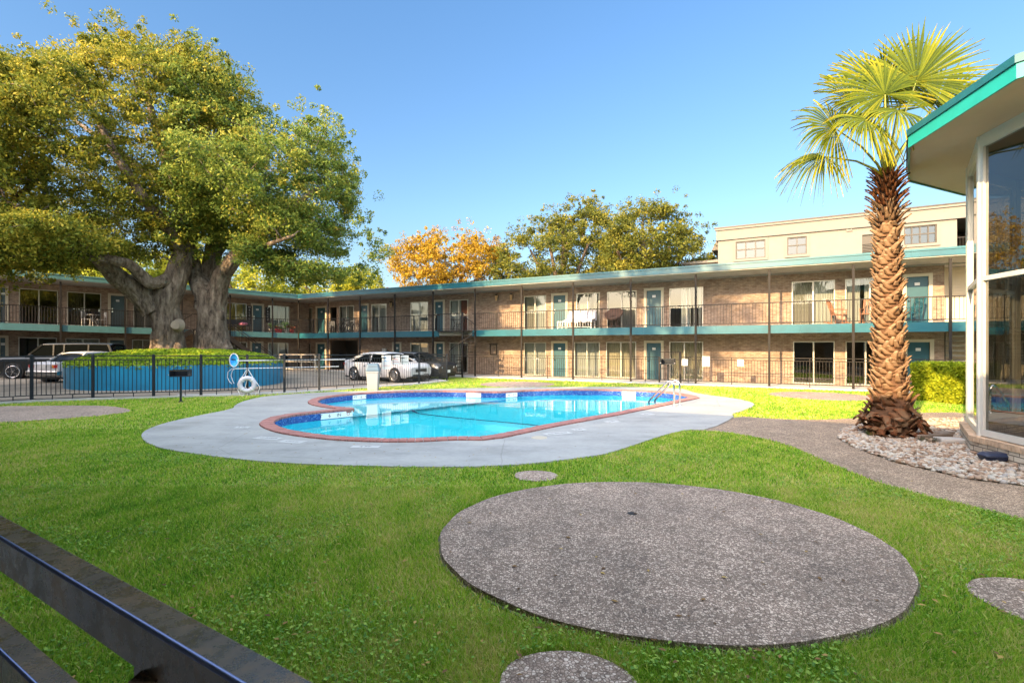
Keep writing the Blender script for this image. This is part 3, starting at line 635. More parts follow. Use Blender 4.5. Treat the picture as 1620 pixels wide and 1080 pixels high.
# ------------------------------------------------------------------ river stones
def stones(n,poly,rmin,rmax,name,seed,zb=0.0):
    r=np.random.default_rng(seed); x0,y0=np.min(poly,0); x1,y1=np.max(poly,0)
    X=r.uniform(x0,x1,n*4); Y=r.uniform(y0,y1,n*4); ok=pip(X,Y,poly)&~pip(X,Y,office_in); X,Y=X[ok][:n],Y[ok][:n]; n=len(X)
    bm=bmesh.new(); bmesh.ops.create_icosphere(bm,subdivisions=1,radius=1); bv=np.array([v.co[:] for v in bm.verts]); bf=np.array([[v.index for v in f.verts] for f in bm.faces]); bm.free()
    R=r.uniform(rmin,rmax,n)*r.uniform(.7,1.25,n); S=np.c_[r.uniform(.75,1.3,n),r.uniform(.6,1.0,n),r.uniform(.4,.7,n)]*R[:,None]
    A=r.uniform(0,6.28,n); tx=r.normal(0,.45,n)
    v=bv[None]*(1+r.normal(0,.10,(n,len(bv),1)))*S[:,None,:]
    c,s=np.cos(tx)[:,None],np.sin(tx)[:,None]; vy=v[:,:,1]*c-v[:,:,2]*s; vz=v[:,:,1]*s+v[:,:,2]*c
    c,s=np.cos(A)[:,None],np.sin(A)[:,None]; vx2=v[:,:,0]*c-vy*s; vy2=v[:,:,0]*s+vy*c
    V=np.stack([vx2+X[:,None],vy2+Y[:,None],vz+(zb+R*.35+r.uniform(0,.03,n))[:,None]],2).reshape(-1,3)
    Fc=(bf[None]+(np.arange(n)*len(bv))[:,None,None]).ravel()
    return npmesh(name,V,Fc,3,M['stone'],None,np.repeat(r.random(n),len(bf)),smooth=True)
m,t,o_=new_mat('river_stone'); a_=t.nodes.new('ShaderNodeAttribute'); a_.attribute_name='tint'
p_=P(t,(.5,.5,.5),.7); t.links.new(mix(t,ramp(t,a_.outputs['Fac'],[(0,(.16,.105,.07)),(.25,(.30,.20,.13)),(.5,(.38,.31,.235)),(.75,(.46,.42,.35)),(1,(.28,.26,.24))]),ramp(t,noise(t,coord(t),60,3),[(.3,(.75,)*3),(.65,(1.05,)*3)]),1.0,'MULTIPLY'),p_.inputs['Base Color']); t.links.new(p_.outputs[0],o_.inputs[0]); M['stone']=m
office_in=circ(12.0,7.5,3.9,24)
tag(sheet('gravel_bed',bed,[],.004,M['earth']),'soil under the river stones','ground',kind='structure')
tag(stones(9000,bed,.022,.055,'river_stones',5,.005),'pale rounded river stones round the palm and office base','stones',kind='stuff')
# ------------------------------------------------------------------ apartment wings
ZT1, ZT2 = 2.03, 4.76          # door heads
def wing(nm, label, origin, rz, zf, xmin, xmax, wallmax, miter, posts, ups, lows, brk, teal_f, gaps=(), door_m='door_teal', siding=None, post_ranges=None):
    root=empty(nm,(origin.x,origin.y,0),rz,label,'apartment building')
    tf=(lambda p:(p[0],p[1],p[2]+zf(p[0],p[2])))
    DP=11.0
    # ---- brick wall with openings, both storeys
    wl_=MB(tf); T0,T1=1.9,2.06
    for (z0,z1,ops) in ((.0,2.50,lows),(2.62,5.12,ups)):
        xs=xmin
        for (a,b,za,zb,kind,opt) in sorted(ops):
            if a>xs: 
                k=max(1,int((a-xs)/2)); 
                for i in range(k): wl_.box(xs+(a-xs)*i/k,xs+(a-xs)*(i+1)/k,T0,T1,z0,z1)
            wl_.box(a,b,T0,T1,zb,z1)
            if za>z0+.01: wl_.box(a,b,T0,T1,z0,za)
            xs=b
        k=max(1,int((wallmax-xs)/2))
        for i in range(k): wl_.box(xs+(wallmax-xs)*i/k,xs+(wallmax-xs)*(i+1)/k,T0,T1,z0,z1)
    wl_.build('brick_wall',M[brk],root)
    # side + back shell, floors, partition behind the rooms
    sh=MB(tf); sh.box(wallmax-.15,wallmax,2.06,DP,0,5.12); sh.box(xmin-.2,wallmax,DP,DP+.15,0,5.12); sh.build('rear_wall',M[brk],root)
    it=MB(tf); it.box(xmin+.3,wallmax-.2,5.2,5.3,.02,5.1); 
    edges=sorted([o[0] for o in lows])
    for e in edges[::2]: it.box(e-.5,e-.42,2.08,5.2,.06,2.48); it.box(e-.5,e-.42,2.08,5.2,2.75,5.1)
    it.build('room_wall',M['interior'],root)
    fl=MB(tf)
    m1=.645*miter
    def xa(y): return (m1*y if miter>0 else 0)
    # mid slab / balcony, soffit, roof: mitred at the corner
    def plate(y0,y1,z0,z1,q):
        if miter>0: A=[(-.645*y0,y0),(xmax,y0),(xmax,y1),(-.645*y1,y1)]
        else: A=[(xmin,y0),(.645*y0,y0),(.645*y1,y1),(xmin,y1)]
        k=8; n=len(A); vs=[]; fs=[]
        # subdivide along x so the slope of the storey lines can bend
        rings=[]
        for i in range(k+1):
            t=i/k
            xa0=A[0][0]+(A[1][0]-A[0][0])*t; xa1=A[3][0]+(A[2][0]-A[3][0])*t
            rings.append([(xa0,y0,z0),(xa0,y0,z1),(xa1,y1,z1),(xa1,y1,z0)])
        q.loft(rings,cap=True)
    q=MB(tf); plate(.06,1.898,2.46,2.71,q); q.build('balcony_slab',M['slab'],root)
    q=MB(tf); plate(2.07,DP-.01,2.505,2.61,q); q.build('mid_floor',M['interior_floor'],root)
    q=MB(tf); plate(2.07,DP-.01,.0,.05,q); q.build('ground_floor',M['interior_floor'],root)
    q=MB(tf); plate(-.16,1.898,5.20,5.225,q); q.build('soffit',M['soffit'],root)
    q=MB(tf); plate(1.9,DP+.3,5.125,5.18,q); plate(-.17,DP+.3,5.19,5.44,q); q.build('roof',M['roof'],root)
    # fascias (front edge), with a thin upper flashing
    def fascia(y,z0,z1,name,m,th=.05,segs=None):
        for (s0,s1) in segs:
            q=MB(tf); k=max(1,int((s1-s0)/3))
            for i in range(k): q.box(s0+(s1-s0)*i/k+(0.0015 if i else 0),s0+(s1-s0)*(i+1)/k-(.0015 if i<k-1 else 0),y-th,y,z0,z1)
            q.build(name,m,root)
    xc0=(-.645*-.22 if miter>0 else xmin); xc1=(xmax if miter>0 else .645*-.22)
    fascia(-.17,5.23,5.455,'roof_fascia',M[teal_f],.04,[(xc0,xc1)])
    fascia(-.17,5.455,5.53,'roof_flashing',M['teal_light' if teal_f=='teal' else teal_f],.07,[(xc0,xc1)])
    segs=[]; x=(0.0 if miter>0 else xmin); xe=(xmax if miter>0 else 0.0)
    for (g0,g1) in gaps: segs.append((x,g0)); x=g1
    segs.append((x,xe))
    fascia(.06,2.37,2.735,'balcony_fascia',M[teal_f],.05,segs)
    # posts
    for p in posts:
        q=MB(tf); r=post_ranges.get(p,(.0,5.13)) if post_ranges else (.0,5.13)
        q.box(p-.045,p+.045,-.045,.0085,r[0],r[1]); q.build('post',M['post'],root)
    # railings: one per bay
    allp=sorted(set([x for s in segs for x in s]+[p for p in posts]))
    for (s0,s1) in segs:
        pts=[s0]+[p for p in posts if s0+.3<p<s1-.3]+[s1]
        for a,b in zip(pts[:-1],pts[1:]):
            q=MB(tf); yy=.012; q.bar((a,yy,3.70),(b,yy,3.70),.045,.04); q.bar((a,yy,2.83),(b,yy,2.83),.03,.03)
            n=max(2,int((b-a)/.128))
            for i in range(1,n): x=a+(b-a)*i/n; q.box(x-.008,x+.008,yy-.008,yy+.008,2.83,3.69)
            q.box((a+b)/2-.018,(a+b)/2+.018,yy-.018,yy+.018,2.735,3.69)
            q.build('balcony_railing',M['iron'],root)
    # openings
    for fi,ops in ((0,lows),(1,ups)):
        zb0=0.06 if fi==0 else 2.73
        for (a,b,za,zb,kind,opt) in ops:
            if kind=='door':
                dm=M[opt.get('m',door_m)]
                d=MB(tf); d.box(a+.07,b-.07,1.93,1.975,zb0+.02,zb-.06)
                for (u0,u1,v0,v1) in ((.2,.8,.08,.40),(.2,.8,.50,.92)) if opt.get('panels') else ():
                    w_=b-a-.14; h_=zb-.06-zb0-.02; d.box(a+.07+w_*u0,a+.07+w_*u1,1.922,1.93,zb0+.02+h_*v0,zb0+.02+h_*v1)
                do=d.build('door',dm,root,bevel=.004)
                f=MB(tf); e=.07
                f.box(a-e,a+.065,1.855,1.92,zb0,zb+e); f.box(b-.065,b+e,1.855,1.92,zb0,zb+e); f.box(a+.065,b-.065,1.855,1.92,zb-.055,zb+e)
                f.box(a+.065,b-.065,1.87,1.99,zb0,zb0+.02); f.build('door_frame',M['cream'],do)
                kx=a+.14 if opt.get('left',1) else b-.14
                kn=MB(tf); kn.tube([(kx,1.93,zb0+.98),(kx,1.88,zb0+.98),(kx,1.868,zb0+.98)],[.014,.016,.034],10); kn.build('door_knob',M['steel'],do); kn=MB(tf); kn.tube([(kx,1.93,zb0+1.16),(kx,1.905,zb0+1.16)],.026,10); kn.build('deadbolt',M['steel'],do)
                pl=MB(tf); cx=(a+b)/2; pl.box(cx-.085,cx+.085,1.915,1.929,zb-.42,zb-.30); pl.build('number_plate',M['sign'],do)
            elif kind=='win':
                f=MB(tf); e=.045; y0,y1=1.88,1.96; mid=a+(b-a)*opt.get('mid',.5)
                f.box(a-.0,a+e,y0,y1,za,zb); f.box(b-e,b,y0,y1,za,zb); f.box(a+e,b-e,y0,y1,zb-e,zb); f.box(a+e,b-e,y0,y1,za,za+.05); f.box(mid-.03,mid+.03,y0+.01,y1-.01,za+.05,zb-e)
                fo_=f.build('window',M[opt.get('f','alu')],root)
                for (p0,p1,yy) in ((a+e,mid-.03,1.915),(mid+.03,b-e,1.93)):
                    g=MB(tf); g.add([(p0,yy,za+.05),(p1,yy,za+.05),(p1,yy,zb-e),(p0,yy,zb-e)],[(0,1,2,3)]); g.build('pane',M[opt.get('g','glass')],fo_)
                cu=opt.get('c')
                if cu:
                    for (m_,u0,u1) in cu:
                        c=MB(tf); w_=b-a; xa_,xb_=a+w_*u0,a+w_*u1; n=max(4,int((xb_-xa_)/.045)); 
                        zt=zb+.02
                        row=[(xa_+(xb_-xa_)*i/n, 2.13+(.022 if i%2 else -.012)+random.uniform(-.004,.004)) for i in range(n+1)]
                        c.add([(x,y,za+.06) for x,y in row]+[(x,y,zt) for x,y in row],[(i,i+1,n+2+i,n+1+i) for i in range(n)])
                        c.build('curtain',M[m_],fo_)
            elif kind=='void': pass
    return root
rise=lambda x,z: (-x)*(.0223+.0027*(z-2.73))*min(1,max(0,z/2.0)) if x<0 else 0
zero=lambda x,z:0
W=lambda f,a,b,z0,z1,opt: (f(a),f(b),z0,z1,'win',opt)
def Dr(f,a,b,z0,z1,**o): return (f(a),f(b),z0,z1,'door',o)
WH=[('blind_white',0,1)]; 
up_R=[W(sx,469,494,2.76,ZT2,{'c':[('blind_cream',0,1)]}),Dr(sx,501,516,2.75,ZT2),(sx(522.5),sx(532.5),2.75,ZT2-.05,'void',{}),
 W(sx,537,560,2.76,ZT2,{'c':[('blind_white',0,.5),('blind_grey',.5,1)]}),Dr(sx,570,583,2.75,ZT2,left=0),W(sx,588,611.5,2.76,ZT2,{'c':WH}),
 W(sx,649.5,677.5,2.76,ZT2,{'c':[('blind_white',0,.52),('blind_grey',.52,1)]}),Dr(sx,687,702.5,2.75,ZT2),W(sx,711.5,740.5,2.76,ZT2,{'c':[('blind_white',0,.5),('curtain_red',.52,1)]}),
 W(sx,829,864,2.76,ZT2,{'c':[('blind_grey',0,.5),('blind_white',.5,1)]}),Dr(sx,874,896.5,2.75,ZT2),W(sx,912,948.5,2.76,ZT2,{'c':[('blind_grey',.03,.55),('blind_grey',.7,1)]}),
 W(sx,960.5,1007,2.76,ZT2,{'c':[('blind_grey',.52,1)]}),Dr(sx,1021,1048,2.75,ZT2,left=1),W(sx,1059,1112.5,2.76,ZT2,{'c':[('blind_white',.33,.62),('blind_white',.70,.78),('blind_white',.84,.92)],'mid':.52}),
 W(sx,1252.5,1321,2.76,ZT2,{'c':[('blind_grey',0,.5),('blind_white',.5,1)]}),W(sx,1337,1403,2.76,ZT2,{'c':[('blind_white',0,.38),('blind_white',.48,.66)],'mid':.6}),Dr(sx,1431,1472,2.75,ZT2)]
lo_R=[W(sx,464,473.5,.1,ZT1,{'c':WH}),W(sx,477,492,.1,ZT1,{'c':[('blind_grey',0,1)]}),Dr(sx,501,515.5,.06,ZT1),(sx(522),sx(566),.05,ZT1+.2,'void',{}),
 Dr(sx,622,634,.06,ZT1),W(sx,649.5,677.5,.1,ZT1,{'c':[('blind_white',0,.52),('blind_grey',.52,1)]}),Dr(sx,689,702.5,.06,ZT1),W(sx,711.5,740,.1,ZT1,{'c':[('blind_white',0,.55)]}),
 W(sx,829,864,.1,ZT1,{'c':[('blind_white',0,.5),('blind_white',.5,1)]}),Dr(sx,874,896.5,.06,ZT1,panels=1),W(sx,908.5,949,.1,ZT1,{'c':[('blind_white',0,1)]}),
 W(sx,959,1006.5,.1,ZT1,{'c':[('blind_cream',0,1)]}),Dr(sx,1021,1048,.06,ZT1),W(sx,1059,1112.5,.1,ZT1,{'c':[('blind_cream',0,1)],'mid':.45}),
 W(sx,1254.5,1320.5,.1,ZT1,{'g':'glass_dark'}),W(sx,1337.5,1402,.1,ZT1,{'g':'glass_dark'}),Dr(sx,1432,1474,.06,ZT1)]
postsR=[3.05*i for i in range(0,16)]
gR=(sx(694,.0),sx(747,.0))
wallR=sx(1494)
wing('apartment_wing','long two storey brick wing with teal balcony band behind the pool',P0,math.atan2(Wd.y,Wd.x),zero,-1.226,45,wallR,1,postsR,up_R,lo_R,'brick','teal',gaps=(gR,))
up_L=[Dr(sl,-2,11,2.75,ZT2,m='door_grey'),W(sl,30,92,2.76,ZT2,{'c':[('blind_grey',0,.12)],'g':'glass_mirror'}),W(sl,106,160,2.76,ZT2,{'c':[('blind_cream',.1,.4)],'g':'glass_mirror'}),Dr(sl,173,199,2.75,ZT2,m='door_grey'),
 W(sl,211,247,2.76,ZT2,{'c':[('blind_grey',0,1)]}),W(sl,356,390,2.76,ZT2,{'c':[('blind_yellow',0,1)]}),Dr(sl,398.5,416,2.75,ZT2),W(sl,424,457.5,2.76,ZT2,{'c':WH})]
lo_L=[Dr(sl,-2,11,.06,ZT1,m='door_grey'),W(sl,29,90,.1,ZT1,{'g':'glass_dark'}),W(sl,103.5,158,.1,ZT1,{'c':[('blind_white',0,1)]}),Dr(sl,172,198,.06,ZT1,m='door_grey'),
 W(sl,209,242,.1,ZT1,{'c':[('blind_cream',0,1)]}),W(sl,362,391,.1,ZT1,{'c':[('blind_grey',0,1)]}),Dr(sl,397,415,.06,ZT1),W(sl,424,456,.1,ZT1,{'c':[('blind_white',0,.9)]})]
postsL=[sl(p,0) for p in (431,364,288,198.5,96,-30,-190,-420)]
gL=(sl(301,0),sl(345,0))
wing('apartment_wing','left two storey brick wing behind the great oak, faded teal bands',P0,math.atan2(WL.y,WL.x),rise,sl(-420,0)-1,0,1.226,-1,postsL,up_L,lo_L,'brick','teal_grey',gaps=(gL,))
# ------------------------------------------------------------------ things fixed to or standing by the wings
def lantern(px, z, label, dark=False):
    s=sx(px); x,y=wl(s,1.9); r=empty('wall_lantern',(x,y,z),math.atan2(Wd.y,Wd.x),label,'lantern','wall lanterns on the right wing')
    a=MB(); a.box(-.05,.05,-.03,0,-.12,.12); a.tube([(0,-.03,.08),(0,-.12,.16),(0,-.2,.14)],.012,6); a.build('bracket',M['iron'],r)
    b=MB(); b.lathe([(.001,-.24),(.075,-.22),(.11,.08),(.001,.08)],0,-.2,6); b.build('shade',M['iron'] if dark else M['lantern'],r)
    c=MB(); c.lathe([(.13,.08),(.05,.16),(.001,.19)],0,-.2,6); c.build('cap',M['iron'],r)
    for k in range(6):
        an=k*math.pi/3; d=MB(); d.bar((.078*math.cos(an),-.2+.078*math.sin(an),-.22),(.114*math.cos(an),-.2+.114*math.sin(an),.08),.012,.012); d.build('rib',M['iron'],r)
lantern(621.5,4.70,'amber wall lantern high on the brick between upper white windows'); lantern(787.5,4.78,'wall lantern on the blank upper brick wall right of the spiral stair'); lantern(811,4.78,'paler wall lantern nearest the third upper post right of the spiral stair')
s=sx(781); x,y=wl(s,1.9); r=empty('notice_frame',(x,y,1.15),math.atan2(Wd.y,Wd.x),'dark square notice frame on the ground floor brick right of the spiral stair','sign')
q=MB(); 
for a_ in ((-.24,.24,.28,.31),(-.24,.24,-.31,-.28),(-.24,-.21,-.28,.28),(.21,.24,-.28,.28)): q.box(a_[0],a_[1],-.05,0,a_[2]+.45,a_[3]+.45)
q.build('frame',M['iron'],r); q=MB(); q.box(-.2,.2,-.02,-.002,.18,.72); q.build('board',M['brick'],r); q=MB(); q.box(-.28,.28,-.12,0,.765,.80); q.build('hood',M['iron'],r)
s=sx(609); x,y=wl(s,1.88); q=MB(); q.box(-.17,.17,-.10,0,-.35,.35); q.box(-.10,.10,-.115,-.10,-.25,.2); o=q.build('electric_box',M['white_plastic'],bevel=.01); o.location=(x,y,1.30); o.rotation_euler=(0,0,math.atan2(Wd.y,Wd.x)); tag(o,'white electric box on the ground floor wall behind the white sedan','electric box')
# wall at the stair recess: horizontal siding and the stair seen through it
rec=MB(); s0=wallR+.02
M['siding']=mat('cream_siding',(.60,.52,.40),.7,var=.05)
r=empty('stair_tower',(P0.x,P0.y,0),math.atan2(Wd.y,Wd.x),'cream sided stair recess at the right end of the long wing','stair tower')
q=MB()
for i in range(9): q.add([(s0,2.9-.0,4.0+i*.125),(46,2.9,4.0+i*.125),(46,2.86,4.0+i*.125),(s0,2.86,4.0+i*.125),(s0,2.9,4.12+i*.125),(46,2.9,4.12+i*.125),(46,2.885,4.12+i*.125),(s0,2.885,4.12+i*.125)],[(0,1,2,3),(4,5,6,7),(3,2,6,7),(0,3,7,4),(1,2,6,5)])
q.build('siding',M['siding'],r)
q=MB(); q.box(s0,46,2.92,3.05,0,5.12); q.build('back_wall',M['siding'],r)
q=MB(); q.box(s0,46,1.9,2.9,2.5,2.70); q.build('landing',M['slab'],r)
for i in range(7): q=MB(); q.box(s0+.1,s0+1.6,2.3,2.6,1.0+i*.2,1.04+i*.2); q.build('stair_tread',M['slab'],r)
q=MB(); q.bar((s0+1.7,2.2,.9),(s0+1.7,2.2,2.4),.06,.2); q.bar((s0+.05,2.2,.9),(s0+.05,2.2,2.4),.05,.05); q.build('stringer',M['iron'],r)
# spiral stair
sc_=Vector((-2.86,29.15)); r=empty('spiral_staircase',(sc_.x,sc_.y,0),0,'black iron spiral staircase rising to the upper balcony','staircase')
q=MB(); q.cyl(0,0,0,3.75,.06,n=12); q.build('pole',M['iron'],r)
nst=13; a0=math.radians(150); hand=[]
for i in range(nst):
    a=a0+i*math.radians(25); z=.21*(i+1)
    q=MB(); A=[(.06*math.cos(a),.06*math.sin(a)),(.80*math.cos(a-.02),.80*math.sin(a-.02)),(.80*math.cos(a+.44),.80*math.sin(a+.44)),(.06*math.cos(a+.44),.06*math.sin(a+.44))]
    q.prism(A,z-.035,z); q.build('tread',M['post'] if i%3 else M['iron'],r)
    ba=a+.2; q=MB(); q.cyl(.79*math.cos(ba),.79*math.sin(ba),z,z+.92,.011,n=6); q.build('baluster',M['iron'],r)
    hand.append((.79*math.cos(ba),.79*math.sin(ba),z+.92))
hand=[(hand[0][0]*1.02,hand[0][1],hand[0][2]-1.05),(hand[0][0]*1.01,hand[0][1]*1.0,hand[0][2]-.12)]+hand
q=MB(); q.tube(hand,.022,8); q.build('handrail',M['iron'],r,smooth=True)
q=MB(); ex=Vector(wl(gR[0],.1))-sc_; ey=Vector(wl(gR[1],.1))-sc_; q.prism([(ex.x,ex.y),(ey.x,ey.y),(ey.x-.30,ey.y-.75),(ex.x-.1,ex.y-.55)],2.66,2.71); q.build('landing',M['iron'],r)
q=MB(); 
pa=[Vector((ex.x,ex.y,0)),Vector((ex.x-.1,ex.y-.55,0)),Vector((ex.x*.25+(ey.x-.3)*.75,ex.y*.25+(ey.y-.75)*.75,0))]
for a_,b_ in zip(pa[:-1],pa[1:]):
    q.bar(a_+Vector((0,0,3.70)),b_+Vector((0,0,3.70)),.04,.04); q.bar(a_+Vector((0,0,2.8)),b_+Vector((0,0,2.8)),.03,.03); n=max(2,int((b_-a_).length/.12))
    for i in range(n+1): p=a_.lerp(b_,i/n); q.box(p.x-.008,p.x+.008,p.y-.008,p.y+.008,2.71,3.7)
q.build('landing_railing',M['iron'],r)
# straight stair in front of the left wing
r=empty('staircase',(P0.x,P0.y,0),math.atan2(WL.y,WL.x),'black straight stair with landing behind the oak trunks','staircase')
xa_,xb_=gL; zt=2.88
q=MB(); q.box(xa_,xb_,-1.15,.0,zt-.06,zt); q.build('landing',M['iron'],r)
def flight(x0,x1,ztop,zbot,nm):
    for yy in (-1.1,-.12):
        q=MB(); q.bar((x0,yy,ztop-.1),(x1,yy,zbot),.05,.26); q.build('stringer',M['iron'],r)
        q=MB(); q.bar((x0,yy,ztop+.92),(x1,yy,zbot+.98),.04,.04)
        for i in range(9): t=i/8; x=x0+(x1-x0)*t; z=ztop+(zbot-ztop)*t; q.box(x-.01,x+.01,yy-.01,yy+.01,z,z+.93)
        q.build('handrail',M['iron'],r)
    for i in range(12): t=(i+.5)/12; x=x0+(x1-x0)*t; z=ztop+(zbot-ztop)*t; q=MB(); q.box(x-.14,x+.14,-1.08,-.14,z-.02,z+.02); q.build('tread',M['iron'],r)
flight(xb_,xb_+3.3,zt,.1,'a'); flight(xa_,xa_-3.3,zt,.1,'b')
q=MB(); 
for yy in (-1.13,): 
    q.bar((xa_,yy,zt+.95),(xb_,yy,zt+.95),.04,.04)
    for i in range(14): x=xa_+(xb_-xa_)*i/13; q.box(x-.008,x+.008,yy-.008,yy+.008,zt,zt+.95)
q.build('landing_railing',M['iron'],r)
for x in (xa_+.1,xb_-.1): q=MB(); q.box(x-.05,x+.05,-1.12,-1.02,0,zt-.06); q.build('post',M['post'],r)
# beige railing at the inner corner
r=empty('beige_railing',(0,0,0),0,'low beige metal railing in the inner corner behind the fence','railing')
pts=[Vector((*ll(-1.5,-1.0),0)),Vector((*wl(.9,-1.6),0)),Vector((*wl(3.4,-1.4),0))]
q=MB(); ps=[]
for a_,b_ in zip(pts[:-1],pts[1:]):
    q.bar(a_+Vector((0,0,1.22)),b_+Vector((0,0,1.22)),.05,.07); q.bar(a_+Vector((0,0,.75)),b_+Vector((0,0,.75)),.03,.05); q.bar(a_+Vector((0,0,.25)),b_+Vector((0,0,.25)),.03,.05)
q.build('rail',M['beige_metal'],r)
for a_,b_ in zip(pts[:-1],pts[1:]):
    for t in (0,.5,1): p=a_.lerp(b_,t); q=MB(); q.box(p.x-.03,p.x+.03,p.y-.03,p.y+.03,0,1.21); q.build('post',M['beige_metal'],r)
# ------------------------------------------------------------------ balcony furniture
def rocking_chair(label, s, n, rot, m='wood_brown'):
    x,y=wl(s,n); r=empty('rocking_chair',(x,y,2.74),math.atan2(Wd.y,Wd.x)+rot,label,'rocking chair','rocking chairs on the upper balcony')
    q=MB(); q.box(-.26,.26,-.24,.24,.40,.43); q.build('seat',M[m],r)
    q=MB(); 
    for i in range(6): x=-.20+.08*i; q.bar((x,.22,.43),(x,.40,1.02),.03,.015)
    q.bar((-.25,.40,1.04),(.25,.40,1.04),.03,.10); q.bar((-.25,.22,.45),(-.25,.41,1.05),.035,.035); q.bar((.25,.22,.45),(.25,.41,1.05),.035,.035); q.build('backrest',M[m],r)
    for sx_ in (-.25,.25):
        q=MB(); q.tube([(sx_,-.42,.09),(sx_,-.22,.03),(sx_,0,.012),(sx_,.25,.03),(sx_,.50,.12)],.018,6); q.build('rocker',M[m],r)
        for yy in (-.2,.2): q=MB(); q.bar((sx_,yy,.03),(sx_,yy,.42),.03,.03); q.build('leg',M[m],r)
        q=MB(); q.bar((sx_,-.26,.64),(sx_,.28,.66),.05,.025); q.bar((sx_,-.22,.42),(sx_,-.22,.64),.03,.03); q.build('armrest',M[m],r)
rocking_chair('brown rocking chair left of the post by the white curtain window',sx(1327,1.1),1.15,math.radians(70)); rocking_chair('brown rocking chair just left of the palm trunk on the upper balcony',sx(1374,1.1),1.1,math.radians(-20)); rocking_chair('teal rocking chair beside the upper door right of the palm',sx(1441,1.3),1.3,math.radians(-60),'door_teal')
def bench():
    s=sx(912,1.1); x,y=wl(s,1.05); r=empty('bench',(x,y,2.74),math.atan2(Wd.y,Wd.x),'white slatted bench on the upper balcony under a grey cover','bench')
    q=MB()
    for i in range(4): q.box(-1.0,1.0,-.30+i*.16,-.18+i*.16,.38,.41)
    q.build('seat',M['white_plastic'],r)
    q=MB()
    for i in range(14): x=-.95+i*.146; q.box(x-.02,x+.02,-.335,-.31,.08,.40)
    q.box(-1,1,-.34,-.305,.37,.42); q.box(-1,1,-.34,-.305,.08,.11); q.build('front_slats',M['white_plastic'],r)
    for x in (-.95,.95):
        for yy in (-.3,.3): q=MB(); q.box(x-.03,x+.03,yy-.03,yy+.03,0,.38); q.build('leg',M['white_plastic'],r)
bench()
q=MB(); n=26; rows=[]
for i in range(n+1):
    x=-.62+1.62*i/n; wv=.03*math.sin(i*1.7)+.02*math.sin(i*.6)
    rows.append([(x,-.34+wv*.3,.36+.04*math.sin(i*.9)),(x,-.32+wv*.3,.47),(x,-.05+wv,.50+.02*math.sin(i)),(x,.25+wv,.60),(x,.38+wv,1.02+.02*math.sin(i*1.3)),(x,.42+wv,.98),(x,.44,.45)])
q.loft(rows,close=False); x,y=wl(sx(912,1.1),1.05); o=q.build('blanket',M['fabric_grey'],smooth=True); o.location=(x,y,2.74); o.rotation_euler=(0,0,math.atan2(Wd.y,Wd.x)); tag(o,'pale grey blanket draped over the white balcony bench','blanket')
# round wicker chair
s=sx(971,1.0); x,y=wl(s,1.05); r=empty('papasan_chair',(x,y,2.74),math.atan2(Wd.y,Wd.x),'round brown wicker chair in front of the lamp lit window','wicker chair')
q=MB(); n=20
rg=[]
for k_,(rr,dz) in enumerate(((.05,.0),(.25,.05),(.42,.17),(.50,.32),(.47,.33),(.38,.20),(.2,.10))):
    rg.append([(rr*math.cos(2*math.pi*i/n), rr*math.sin(2*math.pi*i/n)*.9-.05, .48+dz+rr*.55*math.sin(2*math.pi*i/n)+(.02*math.sin(i*2))) for i in range(n)])
q.loft(rg); q.build('bowl',M['wicker'],r,smooth=True)
for a_ in (45,135,225,315): q=MB(); ca,sa=math.cos(math.radians(a_)),math.sin(math.radians(a_)); q.tube([(.35*ca,.3*sa,0),(.16*ca,.14*sa,.25),(.34*ca,.3*sa,.5)],.018,6); q.build('leg',M['wicker'],r)
def bicycle(label, s, n, rot, m1='iron'):
    x,y=wl(s,n); r=empty('bicycle',(x,y,2.735),math.atan2(Wd.y,Wd.x)+rot,label,'bicycle')
    for xx in (-.52,.52):
        q=MB(); q.tube([(xx+.33*math.cos(a),0,.34+.33*math.sin(a)) for a in np.linspace(0,6.283,25)],.022,6,cap=False)
        w_=q.build('wheel',M['tire'],r); q=MB()
        for k_ in range(8): a=k_*math.pi/4; q.bar((xx,0,.34),(xx+.31*math.cos(a),0,.34+.31*math.sin(a)),.006,.006)
        q.build('spokes',M['steel'],w_)
    q=MB()
    for a_,b_ in (((-.52,0,.34),(-.12,0,.32)),((-.12,0,.32),(.36,0,.80)),((-.12,0,.32),(-.26,0,.86)),((-.52,0,.34),(-.22,0,.78)),((-.22,0,.78),(.34,0,.84)),((.34,0,.88),(.52,0,.34))): q.tube([a_,b_],.018,8)
    q.build('frame',M[m1],r)
    q=MB(); q.box(-.40,-.14,-.06,.06,.87,.92); q.build('saddle',M['black_plastic'],r)
    q=MB(); q.tube([(.34,0,.86),(.36,0,1.0)],.014,6); q.tube([(.30,-.28,1.02),(.38,-.1,1.0),(.38,.1,1.0),(.30,.28,1.02)],.014,6); q.build('handlebar',M[m1],r)
    q=MB(); q.tube([(-.12,-.05,.32),(-.12,.05,.32)],.09,12); q.build('crank',M['steel'],r)
bicycle('black bicycle leaning on the upper balcony near the corner',sx(546,.5),.55,0,'iron')
bicycle('smaller dark bicycle to the right of the first on the upper balcony',sx(553,.9),.95,.12,'alu')
def simple_chair(nm,label,cat,xyz,rz,m,group=None,back=.9):
    r=empty(nm,xyz,rz,label,cat,group)
    q=MB(); q.box(-.22,.22,-.22,.22,.42,.45); q.build('seat',M[m],r)
    q=MB(); q.box(-.22,.22,.20,.225,.55,back); q.build('backrest',M[m],r)
    for a_ in (-.2,.2):
        q=MB(); q.bar((a_,-.2,0),(a_,-.2,.42),.025,.025); q.build('leg',M[m],r)
        q=MB(); q.bar((a_,.2,0),(a_,.21,back),.025,.025); q.build('leg',M[m],r)
    return r
RR=math.atan2(Wd.y,Wd.x); RL=math.atan2(WL.y,WL.x)
simple_chair('folding_chair','cream chair beside the dark breezeway on the upper balcony','chair',(*wl(sx(523.5,1.2),1.2),2.735),RR+.5,'cream')
